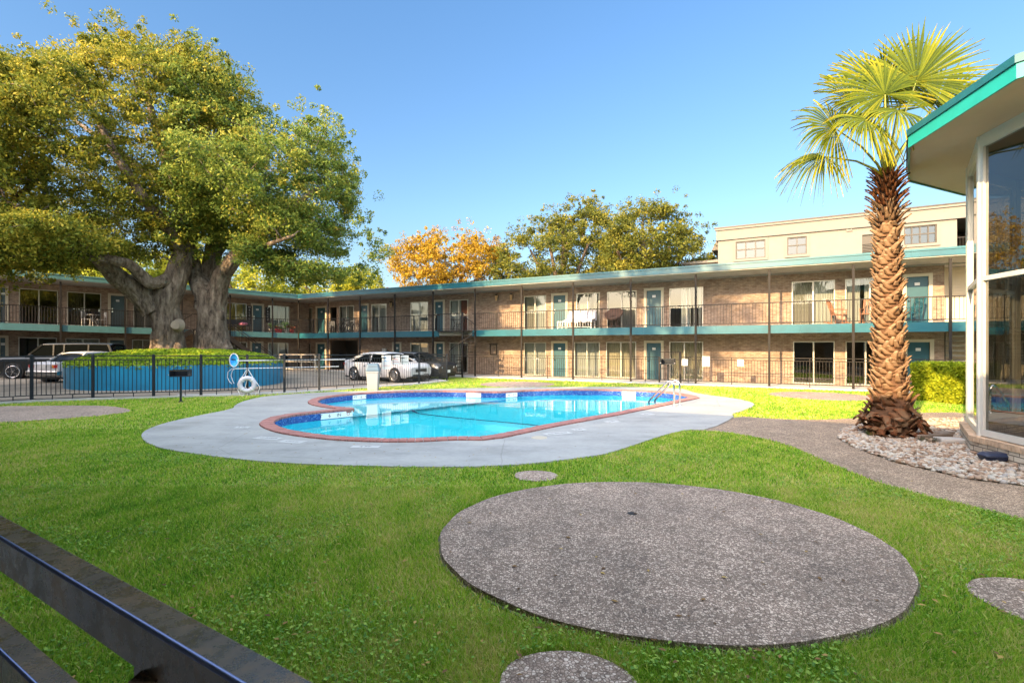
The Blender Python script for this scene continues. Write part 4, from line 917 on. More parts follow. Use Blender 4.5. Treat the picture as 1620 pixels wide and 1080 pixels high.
def bistro(label, s, n, frame, rz, m, z=2.735, grp='bistro tables on the balconies'):
    x,y=frame(s,n); r=empty('bistro_table',(x,y,z),rz,label,'table',grp)
    q=MB(); q.cyl(0,0,.70,.72,.33,n=20); q.build('tabletop',M[m],r)
    for a_ in (30,150,270): c,s_=math.cos(math.radians(a_)),math.sin(math.radians(a_)); q=MB(); q.tube([(.3*c,.3*s_,0),(.05*c,.05*s_,.4),(.2*c,.2*s_,.7)],.012,6); q.build('leg',M[m],r)
bistro('dark bistro table in front of the red curtained window',sx(720,1.0),1.0,wl,RR,'iron')
simple_chair('metal_chair','dark metal chair by the bistro table at the red curtained window','chair',(*wl(sx(729,1.2),1.2),2.735),RR-1.2,'iron')
zl=lambda s: 2.735+rise(s,2.735)
s=sl(147,1.0); bistro('white bistro table between two white chairs on the left balcony',s,1.0,ll,RL,'white_plastic',zl(s))
for px_,lab,rot in ((138,'white metal chair left of the white bistro table on the left balcony',1.3),(160,'white metal chair right of the white bistro table on the left balcony',-1.3)):
    s=sl(px_,1.1); simple_chair('metal_chair',lab,'chair',(*ll(s,1.1),zl(s)),RL+rot,'white_plastic','white metal chairs on the left balcony')
# bench with pink cushion, signs by the door, plants
s=sl(378,1.1); r=empty('lounge_bench',(*ll(s,1.1),zl(s)),RL,'dark balcony bench with cushion under the yellow curtained window','bench')
q=MB(); q.box(-.75,.75,-.25,.25,.38,.44); q.build('seat',M['black_plastic'],r); q=MB(); q.bar((-.75,.25,.44),(-.75,.4,.85),.04,.04); q.bar((.75,.25,.44),(.75,.4,.85),.04,.04); q.box(-.75,.75,.3,.34,.5,.85); q.build('backrest',M['black_plastic'],r)
for a_ in (-.7,.7):
    for b_ in (-.2,.2): q=MB(); q.box(a_-.02,a_+.02,b_-.02,b_+.02,0,.38); q.build('leg',M['black_plastic'],r)
q=MB(); q.lathe([(.001,0),(.24,.03),(.30,.1),(.24,.18),(.001,.21)],0,0,16); o=q.build('cushion',M['fabric_pink'],smooth=True); o.location=(*ll(s+.25,1.0),zl(s)+.445); tag(o,'pink cushion lying on the dark bench of the left wing','cushion')
for px_,lab in ((394.5,'black vertical welcome board left of the teal door in the left wing'),(423.5,'black vertical board with white script right of the teal door')):
    s=sl(px_); q=MB(); q.box(-.16,.16,-.03,0,0,1.5); z0=zl(s)+.42 if px_<400 else zl(s)+.75
    if px_>400: q=MB(); q.box(-.16,.16,-.03,0,0,1.15)
    r=empty('porch_board',(*ll(s,1.88),z0),RL,lab,'sign','black porch boards beside the teal door'); q.build('board',M['ink'],r)
    for i in range(7 if px_<400 else 5): text(('WELCOME' if px_<400 else 'PEACE')[i],.17,M['sign'],r,(0,-.034,(1.38 if px_<400 else 1.03)-i*.2),(math.radians(90),0,0))
def plant(label,loc,h,spread,n,pot,seed,leaf='shrub_leaf',lw=.05):
    rr=random.Random(seed); r=empty('potted_plant',loc,0,label,'plant','potted plants on the left balcony')
    q=MB(); q.lathe([(.001,0),(.11,0),(.15,.26),(.13,.26),(.001,.24)],0,0,14); q.build('pot',M[pot],r)
    q=MB()
    for i in range(n):
        a=rr.uniform(0,6.28); sp=spread*rr.uniform(.3,1); hh=h*rr.uniform(.5,1)
        pts=[Vector((0,0,.24)),Vector((math.cos(a)*sp*.4,math.sin(a)*sp*.4,.24+hh*.8)),Vector((math.cos(a)*sp,math.sin(a)*sp,.24+hh*.75))]
        q.tube(pts,.006,4)
        for k_ in range(10):
            t=.35+.65*k_/9; p=pts[0].lerp(pts[1],t*2) if t<.5 else pts[1].lerp(pts[2],t*2-1); v=Vector((rr.uniform(-1,1),rr.uniform(-1,1),rr.uniform(-.5,.5))).normalized()*lw*2; u=v.orthogonal().normalized()*lw*.6
            q.add([p,p+v*.5+u,p+v,p+v*.5-u],[(0,1,2,3)])
    q.build('foliage',M[leaf],r)
M['shrub_leaf']=mat('potted_leaf',(.045,.10,.03),.5,var=.4,scale=9)
M['copper_leaf']=mat('copper_leaf',(.20,.06,.03),.5,var=.3)
for k_,(px_,lab,h,sp,n,pt,lf) in enumerate(((429,'dark leafy plant in a pale pot right of the teal door',.5,.3,12,'pot','shrub_leaf'),(438.5,'small plant in a red pot beside the balcony post',.3,.2,8,'red_pot','copper_leaf'),(452,'broad spreading plant left of the corner post on the balcony',.65,.75,22,'pot','shrub_leaf'),(462,'spiky plant nearest the inner corner of the balcony',.4,.6,16,'red_pot','copper_leaf'),(443.5,'tiny red potted plant between the two taller plants',.22,.15,6,'red_pot','shrub_leaf'))):
    s=sl(px_,.5); plant(lab,(*ll(s,.5),zl(s)),h,sp,n,pt,k_,lf)
# chimney pipe on the roof
s=sx(613,2.5); x,y=wl(s,2.5); q=MB(); q.cyl(0,0,0,.42,.09,n=10); q.lathe([(.13,.42),(.13,.5),(.001,.56)],0,0,12); o=q.build('vent_pipe',mat('rusty_pipe',(.28,.11,.05),.8,var=.3)); o.location=(x,y,5.44); tag(o,'rusty vent pipe on the roof left of the orange tree','vent pipe')
q=MB(); a_=Vector((*wl(sx(-20,30),30),9.0)); b_=Vector((*wl(sx(615,3),3),5.9)); 
# ------------------------------------------------------------------ cream building behind
def wn(px, n): a=(px-810)/F; d=Vector((a,1)); t=(P0.dot(Nd)+n)/d.dot(Nd); return (d*t-P0).dot(Wd), d.y*t
NB=15.5; r=empty('stucco_building',(P0.x,P0.y,0),RR,'cream stucco block rising behind the right end of the long wing','apartment building')
def zz(px,py): s_,y_=wn(px,NB); return s_, EYE+(HZ-py)/F*y_
xL=zz(1136,364)[0]; zT=zz(1340,342)[1]; xR=xL+26
holes=[]
for (a,b,t_,bt,k_) in ((1164,1211,381,409,'w3'),(1245.5,1276.5,375,403,'w2'),(1364,1383,371,400,'dark'),(1430,1482,357,386,'w4'),(1514,1560,340,400,'rec')):
    x0=wn(a,NB)[0]; x1=wn(b,NB)[0]; z1=zz((a+b)/2,t_)[1]; z0=zz((a+b)/2,bt)[1]; holes.append((x0,x1,z0,z1,k_))
q=MB(); xs=xL; Y0,Y1=NB,NB+.3
for (x0,x1,z0,z1,k_) in holes:
    q.box(xs,x0,Y0,Y1,0,zT); q.box(x0,x1,Y0,Y1,0,z0); q.box(x0,x1,Y0,Y1,z1,zT); xs=x1
q.box(xs,xR,Y0,Y1,0,zT); q.box(xL,xL+.3,Y1,Y0+14,0,zT); q.box(xR-.3,xR,Y1,Y0+14,0,zT); q.box(xL,xR,Y0+14,Y0+14.3,0,zT); q.build('wall',M['stucco'],r)
q=MB(); q.box(xL+.3,xR-.3,Y1,Y0+14,zT-.5,zT-.3); q.build('roof',M['roof'],r)
q=MB(); q.box(xL-.12,xR+.1,Y0-.13,Y0-.002,zT-.85,zT-.12); q.box(xL-.12,xL-.002,Y0-.002,Y0+14.3,zT-.85,zT-.12); q.box(xL-.2,xR+.1,Y0-.22,Y0-.002,zT-.12,zT+.02); q.build('cornice',M['stucco_trim'],r)
q=MB(); q.box(xL-.24,xR+.1,Y0-.26,Y0+.3,zT+.02,zT+.10); q.box(xL-.24,xL+.3,Y0+.3,Y0+14.3,zT+.02,zT+.10); q.build('coping_cap',M['winframe'],r)
q=MB(); q.box(xL+.35,xR-.35,Y0+7,Y0+7.1,0,zT-.6); q.build('room_wall',M['interior'],r)
for (x0,x1,z0,z1,k_) in holes:
    if k_ in('w2','w3','w4'):
        n=2 if k_=='w2' else 3 if k_=='w3' else 4
        f=MB(); e=.07; f.box(x0,x0+e,Y0+.02,Y0+.14,z0,z1); f.box(x1-e,x1,Y0+.02,Y0+.14,z0,z1); f.box(x0+e,x1-e,Y0+.02,Y0+.14,z0,z0+e); f.box(x0+e,x1-e,Y0+.02,Y0+.14,z1-e,z1)
        f.box(x0+e,x1-e,Y0+.04,Y0+.12,(z0+z1)/2+.02,(z0+z1)/2+.09)
        for i in range(1,n): x=x0+(x1-x0)*i/n; f.box(x-.035,x+.035,Y0+.035,Y0+.125,z0+e,z1-e)
        fo_=f.build('window',M['winframe'],r)
        g=MB(); g.add([(x0+e,Y0+.1,z0+e),(x1-e,Y0+.1,z0+e),(x1-e,Y0+.1,z1-e),(x0+e,Y0+.1,z1-e)],[(0,1,2,3)]); g.build('pane',M['glass_dark'],fo_)
        t_=MB(); w_=.16; t_.box(x0-w_,x1+w_,Y0-.05,Y0-.003,z1,z1+w_); t_.box(x0-w_,x1+w_,Y0-.08,Y0-.003,z0-w_,z0); t_.box(x0-w_,x0,Y0-.05,Y0-.003,z0,z1); t_.box(x1,x1+w_,Y0-.05,Y0-.003,z0,z1); t_.build('window_surround',M['stucco_trim'],fo_)
    elif k_=='dark':
        f=MB(); zm=(z0+z1)/2
        for i in range(6): z=z0+.08+i*(zm-z0)/6; f.box(x0,x1,Y0+.03,Y0+.1,z,z+.06)
        f.box(x0,x1,Y0+.12,Y0+.14,z0,z1); f.build('louvre',M['winframe'],r)
q=MB(); x0=wn(1339,NB)[0]; z=zz(1343,366)[1]; q.box(x0,x0+.32,Y0-.07,Y0-.003,z,z+.32); v_=q.build('wall_vent',M['stucco_trim'],r); q=MB(); q.box(x0+.1,x0+.24,Y0-.085,Y0-.07,z+.12,z+.26); q.build('vent_flap',M['iron'],v_)
q=MB(); x0,x1=holes[-1][0],holes[-1][1]; z0=holes[-1][2]
for i in range(14): x=x0+i*.14; q.box(x,x+.02,Y0+.04,Y0+.06,z0,z0+1.0)
q.bar((x0,Y0+.05,z0+1.0),(x1,Y0+.05,z0+1.0),.05,.05); q.build('balcony_railing',M['iron'],r)
# lower white wing with parapet at its left end
q=MB(); xA=wn(1100,NB)[0]; zA=zz(1110,413)[1]; q.box(xA-1,xL-.01,NB+1.2,NB+9,0,zA); o=q.build('wall',M['stucco'],r); q=MB(); q.box(xA-1.2,xL-.01,NB+1.0,NB+9,zA,zA+.18); q.build('coping_cap',M['stucco_trim'],r)
q=MB(); xB=wn(1122,NB)[0]; zB=zz(1130,372)[1]; q.add([(xB,NB+1.3,zB-.9),(xL-.01,NB+1.3,zB-.9),(xL-.01,NB+6,zB-.9),(xB,NB+6,zB-.9),(xL-.01,NB+1.3,zB+.4),(xL-.01,NB+6,zB+.4)],[(0,1,4),(3,5,2),(0,4,5,3),(0,3,2,1),(1,2,5,4)]); q.build('lean_to_roof',M['winframe'],r)
# ------------------------------------------------------------------ near wing behind the camera (throws the big shade)
NW=1.35; r=empty('apartment_wing',(0,0,0),RR,'two storey wing the camera stands beside, out of frame','apartment building')
q=MB(); x0,x1=-42,14
q.box(x0,x1,-9.5,-1.25,0,5.1); q.build('brick_wall',M['brick'],r)
q=MB(); q.box(x0-.3,x1+.3,-9.8,NW,5.15,5.44); q.build('roof',M['roof'],r)
q=MB(); q.box(x0-.3,x1+.3,NW+.002,NW+.05,5.12,5.55); q.build('roof_fascia',M['teal'],r)
q=MB(); q.box(x0,x1,-1.25,-.5,2.5,2.7); q.build('balcony_slab',M['slab'],r)
for s_ in (-24,-18,-12,-6,6,12): q=MB(); q.box(s_-.05,s_+.05,-.55,-.45,0,5.15); q.build('post',M['post'],r)
# ------------------------------------------------------------------ glazed office pavilion on the right
Cc=None
hd=[Vector((math.cos(math.radians(a)),math.sin(math.radians(a)))) for a in (80.2,52.2,26,0,-27,-54,-81,-108,-135,-162,171,143,108)]
A=Vector((6.94,8.81)); Lr=2.3
verts=[A-hd[0]*Lr, A]
cur=A.copy()
for h_ in hd[1:11]: cur=cur+h_*Lr; verts.append(cur.copy())
roofp=verts[:]
cen=sum(roofp,Vector((0,0)))/len(roofp)
def inset(poly,d): 
    out=[]; n=len(poly)
    for i in range(n):
        a,b,c=poly[i-1],poly[i],poly[(i+1)%n]; t1=(b-a).normalized(); t2=(c-b).normalized(); n1=Vector((t1.y,-t1.x)); n2=Vector((t2.y,-t2.x))
        m_=(n1+n2); m_=m_/(m_.length**2)*2; out.append(b+m_*d)
    return out
if area([tuple(p) for p in roofp])>0: roofp_in=[p for p in roofp]; sgn=-1
else: sgn=1
wallp=inset(roofp,.93*sgn*1.0)
# make sure the inset shrinks
if (wallp[1]-cen).length>(roofp[1]-cen).length: wallp=inset(roofp,-.93*sgn)
basep=wallp
r=empty('office_pavilion',(0,0,0),0,'many sided glazed office with bright teal roof edge at the right','office building')
ZS_=5.30
def ringbox(poly,t0,t1,z0,z1,q,skip=()):
    n=len(poly); A_=inset(poly,t0); B_=inset(poly,t1)
    for i in range(n):
        if i in skip: continue
        a,b,c,d=A_[i],A_[(i+1)%n],B_[(i+1)%n],B_[i]
        q.add([(p.x,p.y,z0) for p in (a,b,c,d)]+[(p.x,p.y,z1) for p in (a,b,c,d)],[(3,2,1,0),(4,5,6,7),(0,1,5,4),(1,2,6,5),(2,3,7,6),(3,0,4,7)])
test=inset(wallp,.1); inn_=1 if (test[1]-cen).length<(wallp[1]-cen).length else -1
q=MB(); q.prism([tuple(p) for p in roofp],ZS_,ZS_+.02); q.build('soffit',M['soffit'],r)
q=MB(); q.prism([tuple(p) for p in inset(roofp,.01*inn_)],ZS_+.03,ZS_+.24); q.build('roof',M['roof'],r)
q=MB(); ringbox(roofp,-.03*inn_,.0,ZS_-.03,ZS_+.17,q); q.build('roof_fascia',M['teal_office'],r)
q=MB(); ringbox(roofp,-.055*inn_,.0,ZS_+.17,ZS_+.28,q); q.build('roof_flashing',M['teal_light'],r)
q=MB(); ringbox(wallp,.10*inn_,.35*inn_,.0,.31,q)
q=MB(); ringbox(wallp,-.14*inn_,.2*inn_,-.05,.235,q); q.build('brick_base',M['brick_base'],r)
# rowlock course of upright bricks on the base
M['rowlock']=mat('rowlock_brick',(.46,.33,.22),.85,var=.3,scale=8,bmp=.3)
q=MB(); n=len(wallp); O_=inset(wallp,-.155*inn_); I_=inset(wallp,.0)
for i in range(n):
    a,b,c,d=O_[i],O_[(i+1)%n],I_[(i+1)%n],I_[i]; L=(b-a).length; k_=int(L/.078)
    for j in range(k_):
        t0,t1=(j+.06)/k_,(j+.94)/k_; zt=.325+random.uniform(-.003,.003); P4=[a.lerp(b,t0),a.lerp(b,t1),d.lerp(c,t1),d.lerp(c,t0)]
        q.add([(p.x,p.y,.235) for p in P4]+[(p.x,p.y,zt) for p in P4],[(3,2,1,0),(4,5,6,7),(0,1,5,4),(1,2,6,5),(2,3,7,6),(3,0,4,7)])
q.build('rowlock_course',M['rowlock'],r)
M['mull']=mat('mullion_aluminium',(.62,.62,.58),.35,.3,var=.05)
n=len(wallp); ZM=2.93
for i in range(n):
    a,b=wallp[i],wallp[(i+1)%n]; t=(b-a).normalized(); nn=Vector((t.y,-t.x))*(-1 if inn_>0 else 1)
    if nn.dot(cen-a)>0: nn=-nn
    f=MB(); e=.07
    A3=lambda p,z,o=0: (p.x+nn.x*o,p.y+nn.y*o,z)
    aa=a+t*.05; bb=b-t*.05
    f.bar(A3(aa,.34,0),A3(aa,ZS_,0),.08,.10,up=(t.x,t.y,0)); f.bar(A3(bb,.34,0),A3(bb,ZS_,0),.08,.10,up=(t.x,t.y,0))
    f.bar(A3(a+t*.1,.39,0),A3(b-t*.1,.39,0),.09,.10); f.bar(A3(a+t*.1,ZM,0),A3(b-t*.1,ZM,0),.09,.075); f.bar(A3(a+t*.1,ZS_-.10,0),A3(b-t*.1,ZS_-.10,0),.09,.2)
    fo_=f.build('window',M['mull'],r)
    for (z0,z1) in ((.44,ZM-.04),(ZM+.04,ZS_-.2)):
        g=MB(); a2,b2=a+t*.1,b-t*.1; g.add([A3(a2,z0,-.0),A3(b2,z0,0),A3(b2,z1,0),A3(a2,z1,0)],[(0,1,2,3)]); g.build('pane',M['glass_office'],fo_)
q=MB()
for p in wallp: q.cyl(p.x,p.y,.32,ZS_,.055,n=8)
for p in wallp: q2=MB(); q2.cyl(p.x,p.y,.32,ZS_,.06,n=8); q2.build('corner_mullion',M['mull'],r)
q=MB(); q.prism([tuple(p) for p in inset(wallp,.2*inn_)],.0,.06); q.build('floor',M['interior_floor'],r)
q=MB(); q.cyl(cen.x+.8,cen.y,.06,ZS_,1.9,n=20); q.build('core_wall',M['interior'],r)
# ------------------------------------------------------------------ pool fence
fr=empty('pool_fence',(0,0,0),0,'black iron picket fence with plain rails round the pool lawn','fence')
def fz(x): return .05+.35*lotz(x)
def fence_panel(a,b,top0,top1,name='panel',mt='iron_blue',parent=None,rail3=True):
    q=MB(); L=(b-a).length; za,zb=fz(a.x),fz(b.x)
    A_=lambda t,z: Vector((*(a.lerp(b,t)), z+za+(zb-za)*t))
    H=lambda t: top0+(top1-top0)*t
    for (o_,w_) in ((0,.034),(-.13,.03)): q.bar(A_(0,H(0)+o_),A_(1,H(1)+o_),w_,w_)
    q.bar(A_(0,.14),A_(1,.14),.03,.03)
    n=max(2,int(L/.118))
    for i in range(1,n):
        t=i/n; p=A_(t,.14); z1=A_(t,H(t)-.13).z; q.box(p.x-.0075,p.x+.0075,p.y-.0075,p.y+.0075,p.z,z1)
    for t in (.33,.66): p=A_(t,0); q.box(p.x-.01,p.x+.01,p.y-.01,p.y+.01,p.z-.04,p.z+.14)
    q.build(name,M[mt],parent or fr)
def fpost(p,h,mt='iron_blue',w=.034,parent=None):
    q=MB(); z=fz(p.x); q.box(p.x-w,p.x+w,p.y-w,p.y+w,z-.08,z+h); q.add([(p.x-w-.006,p.y-w-.006,z+h),(p.x+w+.006,p.y-w-.006,z+h),(p.x+w+.006,p.y+w+.006,z+h),(p.x-w-.006,p.y+w+.006,z+h),(p.x,p.y,z+h+.03)],[(3,2,1,0),(0,1,4),(1,2,4),(2,3,4),(3,0,4)]); q.build('post',M[mt],parent or fr)
fh=lambda x: 1.40 if x<-7 else 1.40-.12*min(1,(x+7)/5)
for i,(a,b) in enumerate(zip(fence[:-1],fence[1:])):
    fence_panel(a,b,fh(a.x),fh(b.x))
for p in fence[:-1]: fpost(p,fh(p.x)+.03)
# along the right wing, in line with its posts
fr2=empty('iron_fence',(0,0,0),0,'black iron picket fence between the ground floor posts of the long wing','fence')
s_g0,s_g1=sx(1043,.05),sx(1076,.05)
stops=[9.15]+[3.05*i+.0 for i in range(4,15)]+[44]
stops=sorted(stops+[s_g0,s_g1])
for a,b in zip(stops[:-1],stops[1:]):
    if abs(a-s_g0)<.01: continue
    q=MB(); y=.10; q.bar((a,y,1.29),(b,y,1.29),.03,.03); q.bar((a,y,1.17),(b,y,1.17),.025,.025); q.bar((a,y,.18),(b,y,.18),.028,.028)
    n=max(2,int((b-a)/.115))
    for i in range(1,n): x=a+(b-a)*i/n; q.box(x-.007,x+.007,y-.007,y+.007,.18,1.17)
    x=(a+b)/2; q.box(x-.015,x+.015,y-.015,y+.015,.06,1.29)
    o=q.build('panel',M['iron'],fr2); 
g=empty('iron_gate',(0,0,0),0,'narrow iron picket gate in the fence under the long balcony','gate')
q=MB(); y=.06; q.box(s_g1-.05,s_g1+.05,y-.05,y+.05,.05,1.55); q.build('post',M['iron'],g); q=MB(); q.box(s_g0-.035,s_g0+.035,y-.035,y+.035,.05,1.30); q.build('post',M['iron'],g)
q=MB(); 
for z in (.2,1.17,1.52): q.bar((s_g0+.04,y,z),(s_g1-.06,y,z),.03,.03)
n=9
for i in range(n): x=s_g0+.08+(s_g1-s_g0-.18)*i/(n-1); q.box(x-.007,x+.007,y-.007,y+.007,.2,1.52 if i>3 else 1.17)
q.build('panel',M['iron'],g); q=MB(); q.box(s_g0+.02,s_g0+.3,y-.06,y-.03,.72,.75); q.build('latch',M['iron'],g)
for o in (fr2,g): o.location=(P0.x,P0.y,0); o.rotation_euler=(0,0,RR)
# signs hanging on the fences
def wsign(px,py,w_,h_,lines,label,dy=.03,cols=None,name='sign'):
    s=sx(px,.06); x,y=wl(s,.06); z=EYE+(HZ-py)/F*y
    r=empty(name,(x,y,z),RR,label,'sign'); q=MB(); q.box(-w_/2,w_/2,-dy-.008,-dy,-h_/2,h_/2); q.build('board',M['sign'],r)
    for (tx,size,zz_,mm_) in lines: text(tx,size,M[mm_],r,(0,-dy-.011,zz_),(math.radians(90),0,0))
wsign(1083.5,573,.27,.30,[('POOL',.07,.08,'ink'),('RULES',.06,.0,'ink'),('NO GLASS',.04,-.08,'ink')],'small white sign on the fence left of the post by the cream blinds')
wsign(1117,571.5,.33,.46,[('POOL',.085,.14,'ink'),('HOURS',.05,.05,'ink_blue'),('NO LIFEGUARD',.032,-.01,'ink_blue'),('911',.13,-.13,'ink')],'taller white notice with bold black number right of the dark post')
wsign(1171.5,574,.25,.30,[('NO',.07,.06,'ink'),('DIVING',.055,-.03,'ink')],'lone small white notice on the fence before the blank brick wall')
def fsign(px,pyc,w_,h_,Y,lines,label,rot=0.0):
    x,y,z=D(px,pyc,Y); t=(fence[10]-fence[9]).normalized(); r=empty('sign',(x,y,z),math.atan2(t.y,t.x)*.55+rot,label,'sign'); q=MB(); q.box(-w_/2,w_/2,-.03,-.02,-h_/2,h_/2); q.build('board',M['sign'],r)
    for (tx,size,dz,mm_) in lines: text(tx,size,M[mm_],r,(0,-.034,dz),(math.radians(90),0,0))
def onf(px):  # depth of the fence line under column px
    a=(px-810)/F
    for u,v in zip(fence[:-1],fence[1:]):
        fa=u.x-a*u.y; fb=v.x-a*v.y
        if fa<=0<=fb: t=fa/(fa-fb); return u.lerp(v,t).y
    return 22
fsign(611,573,.42,.62,onf(611),[('POOL',.12,.2,'ink_blue'),('AREA',.10,.06,'ink_blue'),('CLOSED 10 PM',.05,-.15,'ink_red')],'white and blue notice on the fence above the dustbin')
fsign(626.5,569,.34,.42,onf(626.5),[('WARNING',.065,.13,'ink'),('NO',.13,.02,'ink_red'),('LIFEGUARD',.055,-.1,'ink_red')],'white notice with red NO between two other notices on the fence')
fsign(640,569,.36,.40,onf(640),[('NO',.15,.08,'ink'),('DIVING',.09,-.09,'ink')],'white NO DIVING notice before the white sedan')
# ------------------------------------------------------------------ life ring, net and poles hanging on the fence
x,y,z=D(391,608,onf(391)-.10); r=empty('life_ring',(x,y,z),.35,'white life ring with loose ropes hanging on the left fence','life ring')
q=MB(); n=32; q.tube([(.235*math.cos(a),0,.235*math.sin(a)) for a in np.linspace(0,2*math.pi,n+1)],.085,10,cap=False); q.build('ring',M['ring_white'],r,smooth=True)
q=MB()
for a in (45,135,225,315): ca,sa=math.cos(math.radians(a)),math.sin(math.radians(a)); q.tube([(.235*ca+.092*math.cos(th)*ca, .092*math.sin(th), .235*sa+.092*math.cos(th)*sa) for th in np.linspace(0,6.283,13)],.012,5,cap=False)
q.build('band',M['rope'],r)
for k_,pts in enumerate(([(-.2,-.03,.22),(-.02,-.03,.52),(.03,0,.56),(.2,-.03,.24)],[(.30,-.05,.1),(.42,-.05,-.1),(.38,-.05,-.3),(.3,-.03,-.32)],[(-.1,-.03,.2),(.0,0,.5)],[(-.3,-.04,-.18),(-.22,-.06,-.38),(-.05,-.05,-.42)],[(0,-.05,-.3),(.05,-.07,-.5),(.18,-.05,-.42)],[(-.1,-.02,-.35),(-.2,-.05,-.52)],[(0,.0,.18),(-.06,0,-.1),(.05,0,-.2)],[(.1,-.03,-.3),(.25,-.06,-.5),(.3,-.04,-.3)])): q=MB(); q.tube(pts,.011,5); q.build('rope',M['rope'],r)
def pole_along(pxa,pya,pxb,pyb,off=.09): 
    a=Vector(D(pxa,pya,onf(pxa)-off)); b=Vector(D(pxb,pyb,onf(pxb)-off)); return a,b
a,b=pole_along(378,570.5,546,568.5,.13); r=empty('skimmer_net',tuple(a),0,'blue pool skimmer net on a long pale pole laid along the fence','pool net')
q=MB(); q.tube([(0,0,0),tuple(b-a)],.016,8); q.build('pole',M['galv'],r)
d=(b-a).normalized(); hp=[Vector((-.17+.16*math.cos(t),-.02,.02+.24*math.sin(t))) for t in np.linspace(0,6.283,25)]
q=MB(); q.tube(hp,.016,6,cap=False); q.tube([(0,0,0),(-.02,0,.12)],.01,5); q.tube([(0,0,0),(-.02,0,-.10)],.01,5); q.build('hoop',M['ring_white'],r)
q=MB(); rg=[[(-.17+.16*s_*math.cos(t),-.02+.10*(1-s_*s_)+.01*math.sin(t*5),.02+.24*s_*math.sin(t)) for t in np.linspace(0,6.283,25)[:-1]] for s_ in (1,.75,.5,.25,.02)]; q.loft(rg); q.build('net',M['net_blue'],r)
a,b=pole_along(372,583.0,536,579.5,.11); r=empty('vacuum_pole',tuple(a),0,'lower pale pole with hook hose ends laid along the fence','pole'); q=MB(); q.tube([(0,0,0),tuple(b-a)],.015,8); q.build('pole',M['galv'],r)
q=MB(); q.tube([(0,0,0),(-.12,0,.0),(-.26,0,-.12),(-.28,0,-.32),(-.2,0,-.48),(-.12,0,-.55)],.012,6); q.build('hook',M['ring_white'],r)
q=MB(); q.tube([(0,0,0),(-.10,0,-.06),(-.15,0,-.25),(-.1,0,-.42),(-.04,0,-.54)],.012,6); q.build('hook',M['ring_white'],r)
# ------------------------------------------------------------------ grills on pedestals
def grill(px,py,Y,label,w_=.52,h_=.22,rz=0):
    x,_,z=D(px,py,Y); r=empty('park_grill',(x,Y,0),rz,label,'grill','pedestal grills'); top=z+.02
    q=MB(); q.cyl(0,0,0,top-h_*.5,.032,n=10); q.build('pedestal',M['iron_blue'],r)
    q=MB(); t=.012; z0,z1=top-h_/2,top+h_/2
    q.box(-w_/2,w_/2,-.2,.2,z0,z0+t); q.box(-w_/2,w_/2,.2-t,.2,z0+t,z1); q.box(-w_/2,-w_/2+t,-.2,.2-t,z0+t,z1); q.box(w_/2-t,w_/2,-.2,.2-t,z0+t,z1); q.build('firebox',M['iron_blue'],r)
    q=MB()
    for i in range(16): xx=-w_/2+.03+i*(w_-.06)/15; q.bar((xx,-.24,z1-.02),(xx,.18,z1-.02),.01,.01)
    q.bar((-w_/2,-.24,z1-.02),(w_/2,-.24,z1-.02),.02,.02); q.build('grate',M['steel'],r)
    q=MB(); q.lathe([(.07,0),(.07,.03),(.033,.05)],0,0,12); q.build('foot',M['iron_blue'],r)
    for s_ in (-1,1): q=MB(); q.tube([(s_*w_/2,-.12,z0+.06),(s_*(w_/2+.05),-.12,z0+.06),(s_*(w_/2+.05),-.2,z0+.06)],.008,6); q.build('handle',M['steel'],r)
grill(286,591,16.3,'black pedestal grill on the lawn before the blue planter',rz=.25)
grill(1057,572.5,22.2,'black pedestal grill hanging before the gate by the teal door',.55,.26,rz=-.5)
# ------------------------------------------------------------------ dustbin
x,y=G(590.5,617); r=empty('dustbin',(x,y,0),.15,'grey dustbin with dark blue grey lid on the far deck edge','dustbin')
M['bin']=mat('grey_bin_plastic',(.26,.275,.30),.5,var=.06); M['binlid']=mat('slate_lid_plastic',(.07,.12,.17),.4,var=.06)
def rsq(hw,hd_,rr,z,n=5):
    o=[]
    for (cx,cy,a0_) in ((hw-rr,hd_-rr,0),(-hw+rr,hd_-rr,90),(-hw+rr,-hd_+rr,180),(hw-rr,-hd_+rr,270)):
        for k_ in range(n): a=math.radians(a0_+90*k_/(n-1)); o.append((cx+rr*math.cos(a),cy+rr*math.sin(a),z))
    return o
q=MB(); q.loft([rsq(.20,.22,.05,.0),rsq(.205,.225,.05,.02),rsq(.25,.27,.06,.72),rsq(.272,.292,.06,.74),rsq(.272,.292,.06,.79)],cap=True); q.build('body',M['bin'],r,bevel=.004)
q=MB(); q.loft([rsq(.28,.30,.06,.79),rsq(.28,.30,.06,.84),rsq(.24,.26,.05,.98),rsq(.22,.24,.05,1.06),rsq(.17,.18,.05,1.09)],cap=True); q.build('lid',M['binlid'],r,bevel=.005)
q=MB(); q.box(-.16,.16,-.262,-.245,.88,.99); q.build('flap',M['black_plastic'],r)
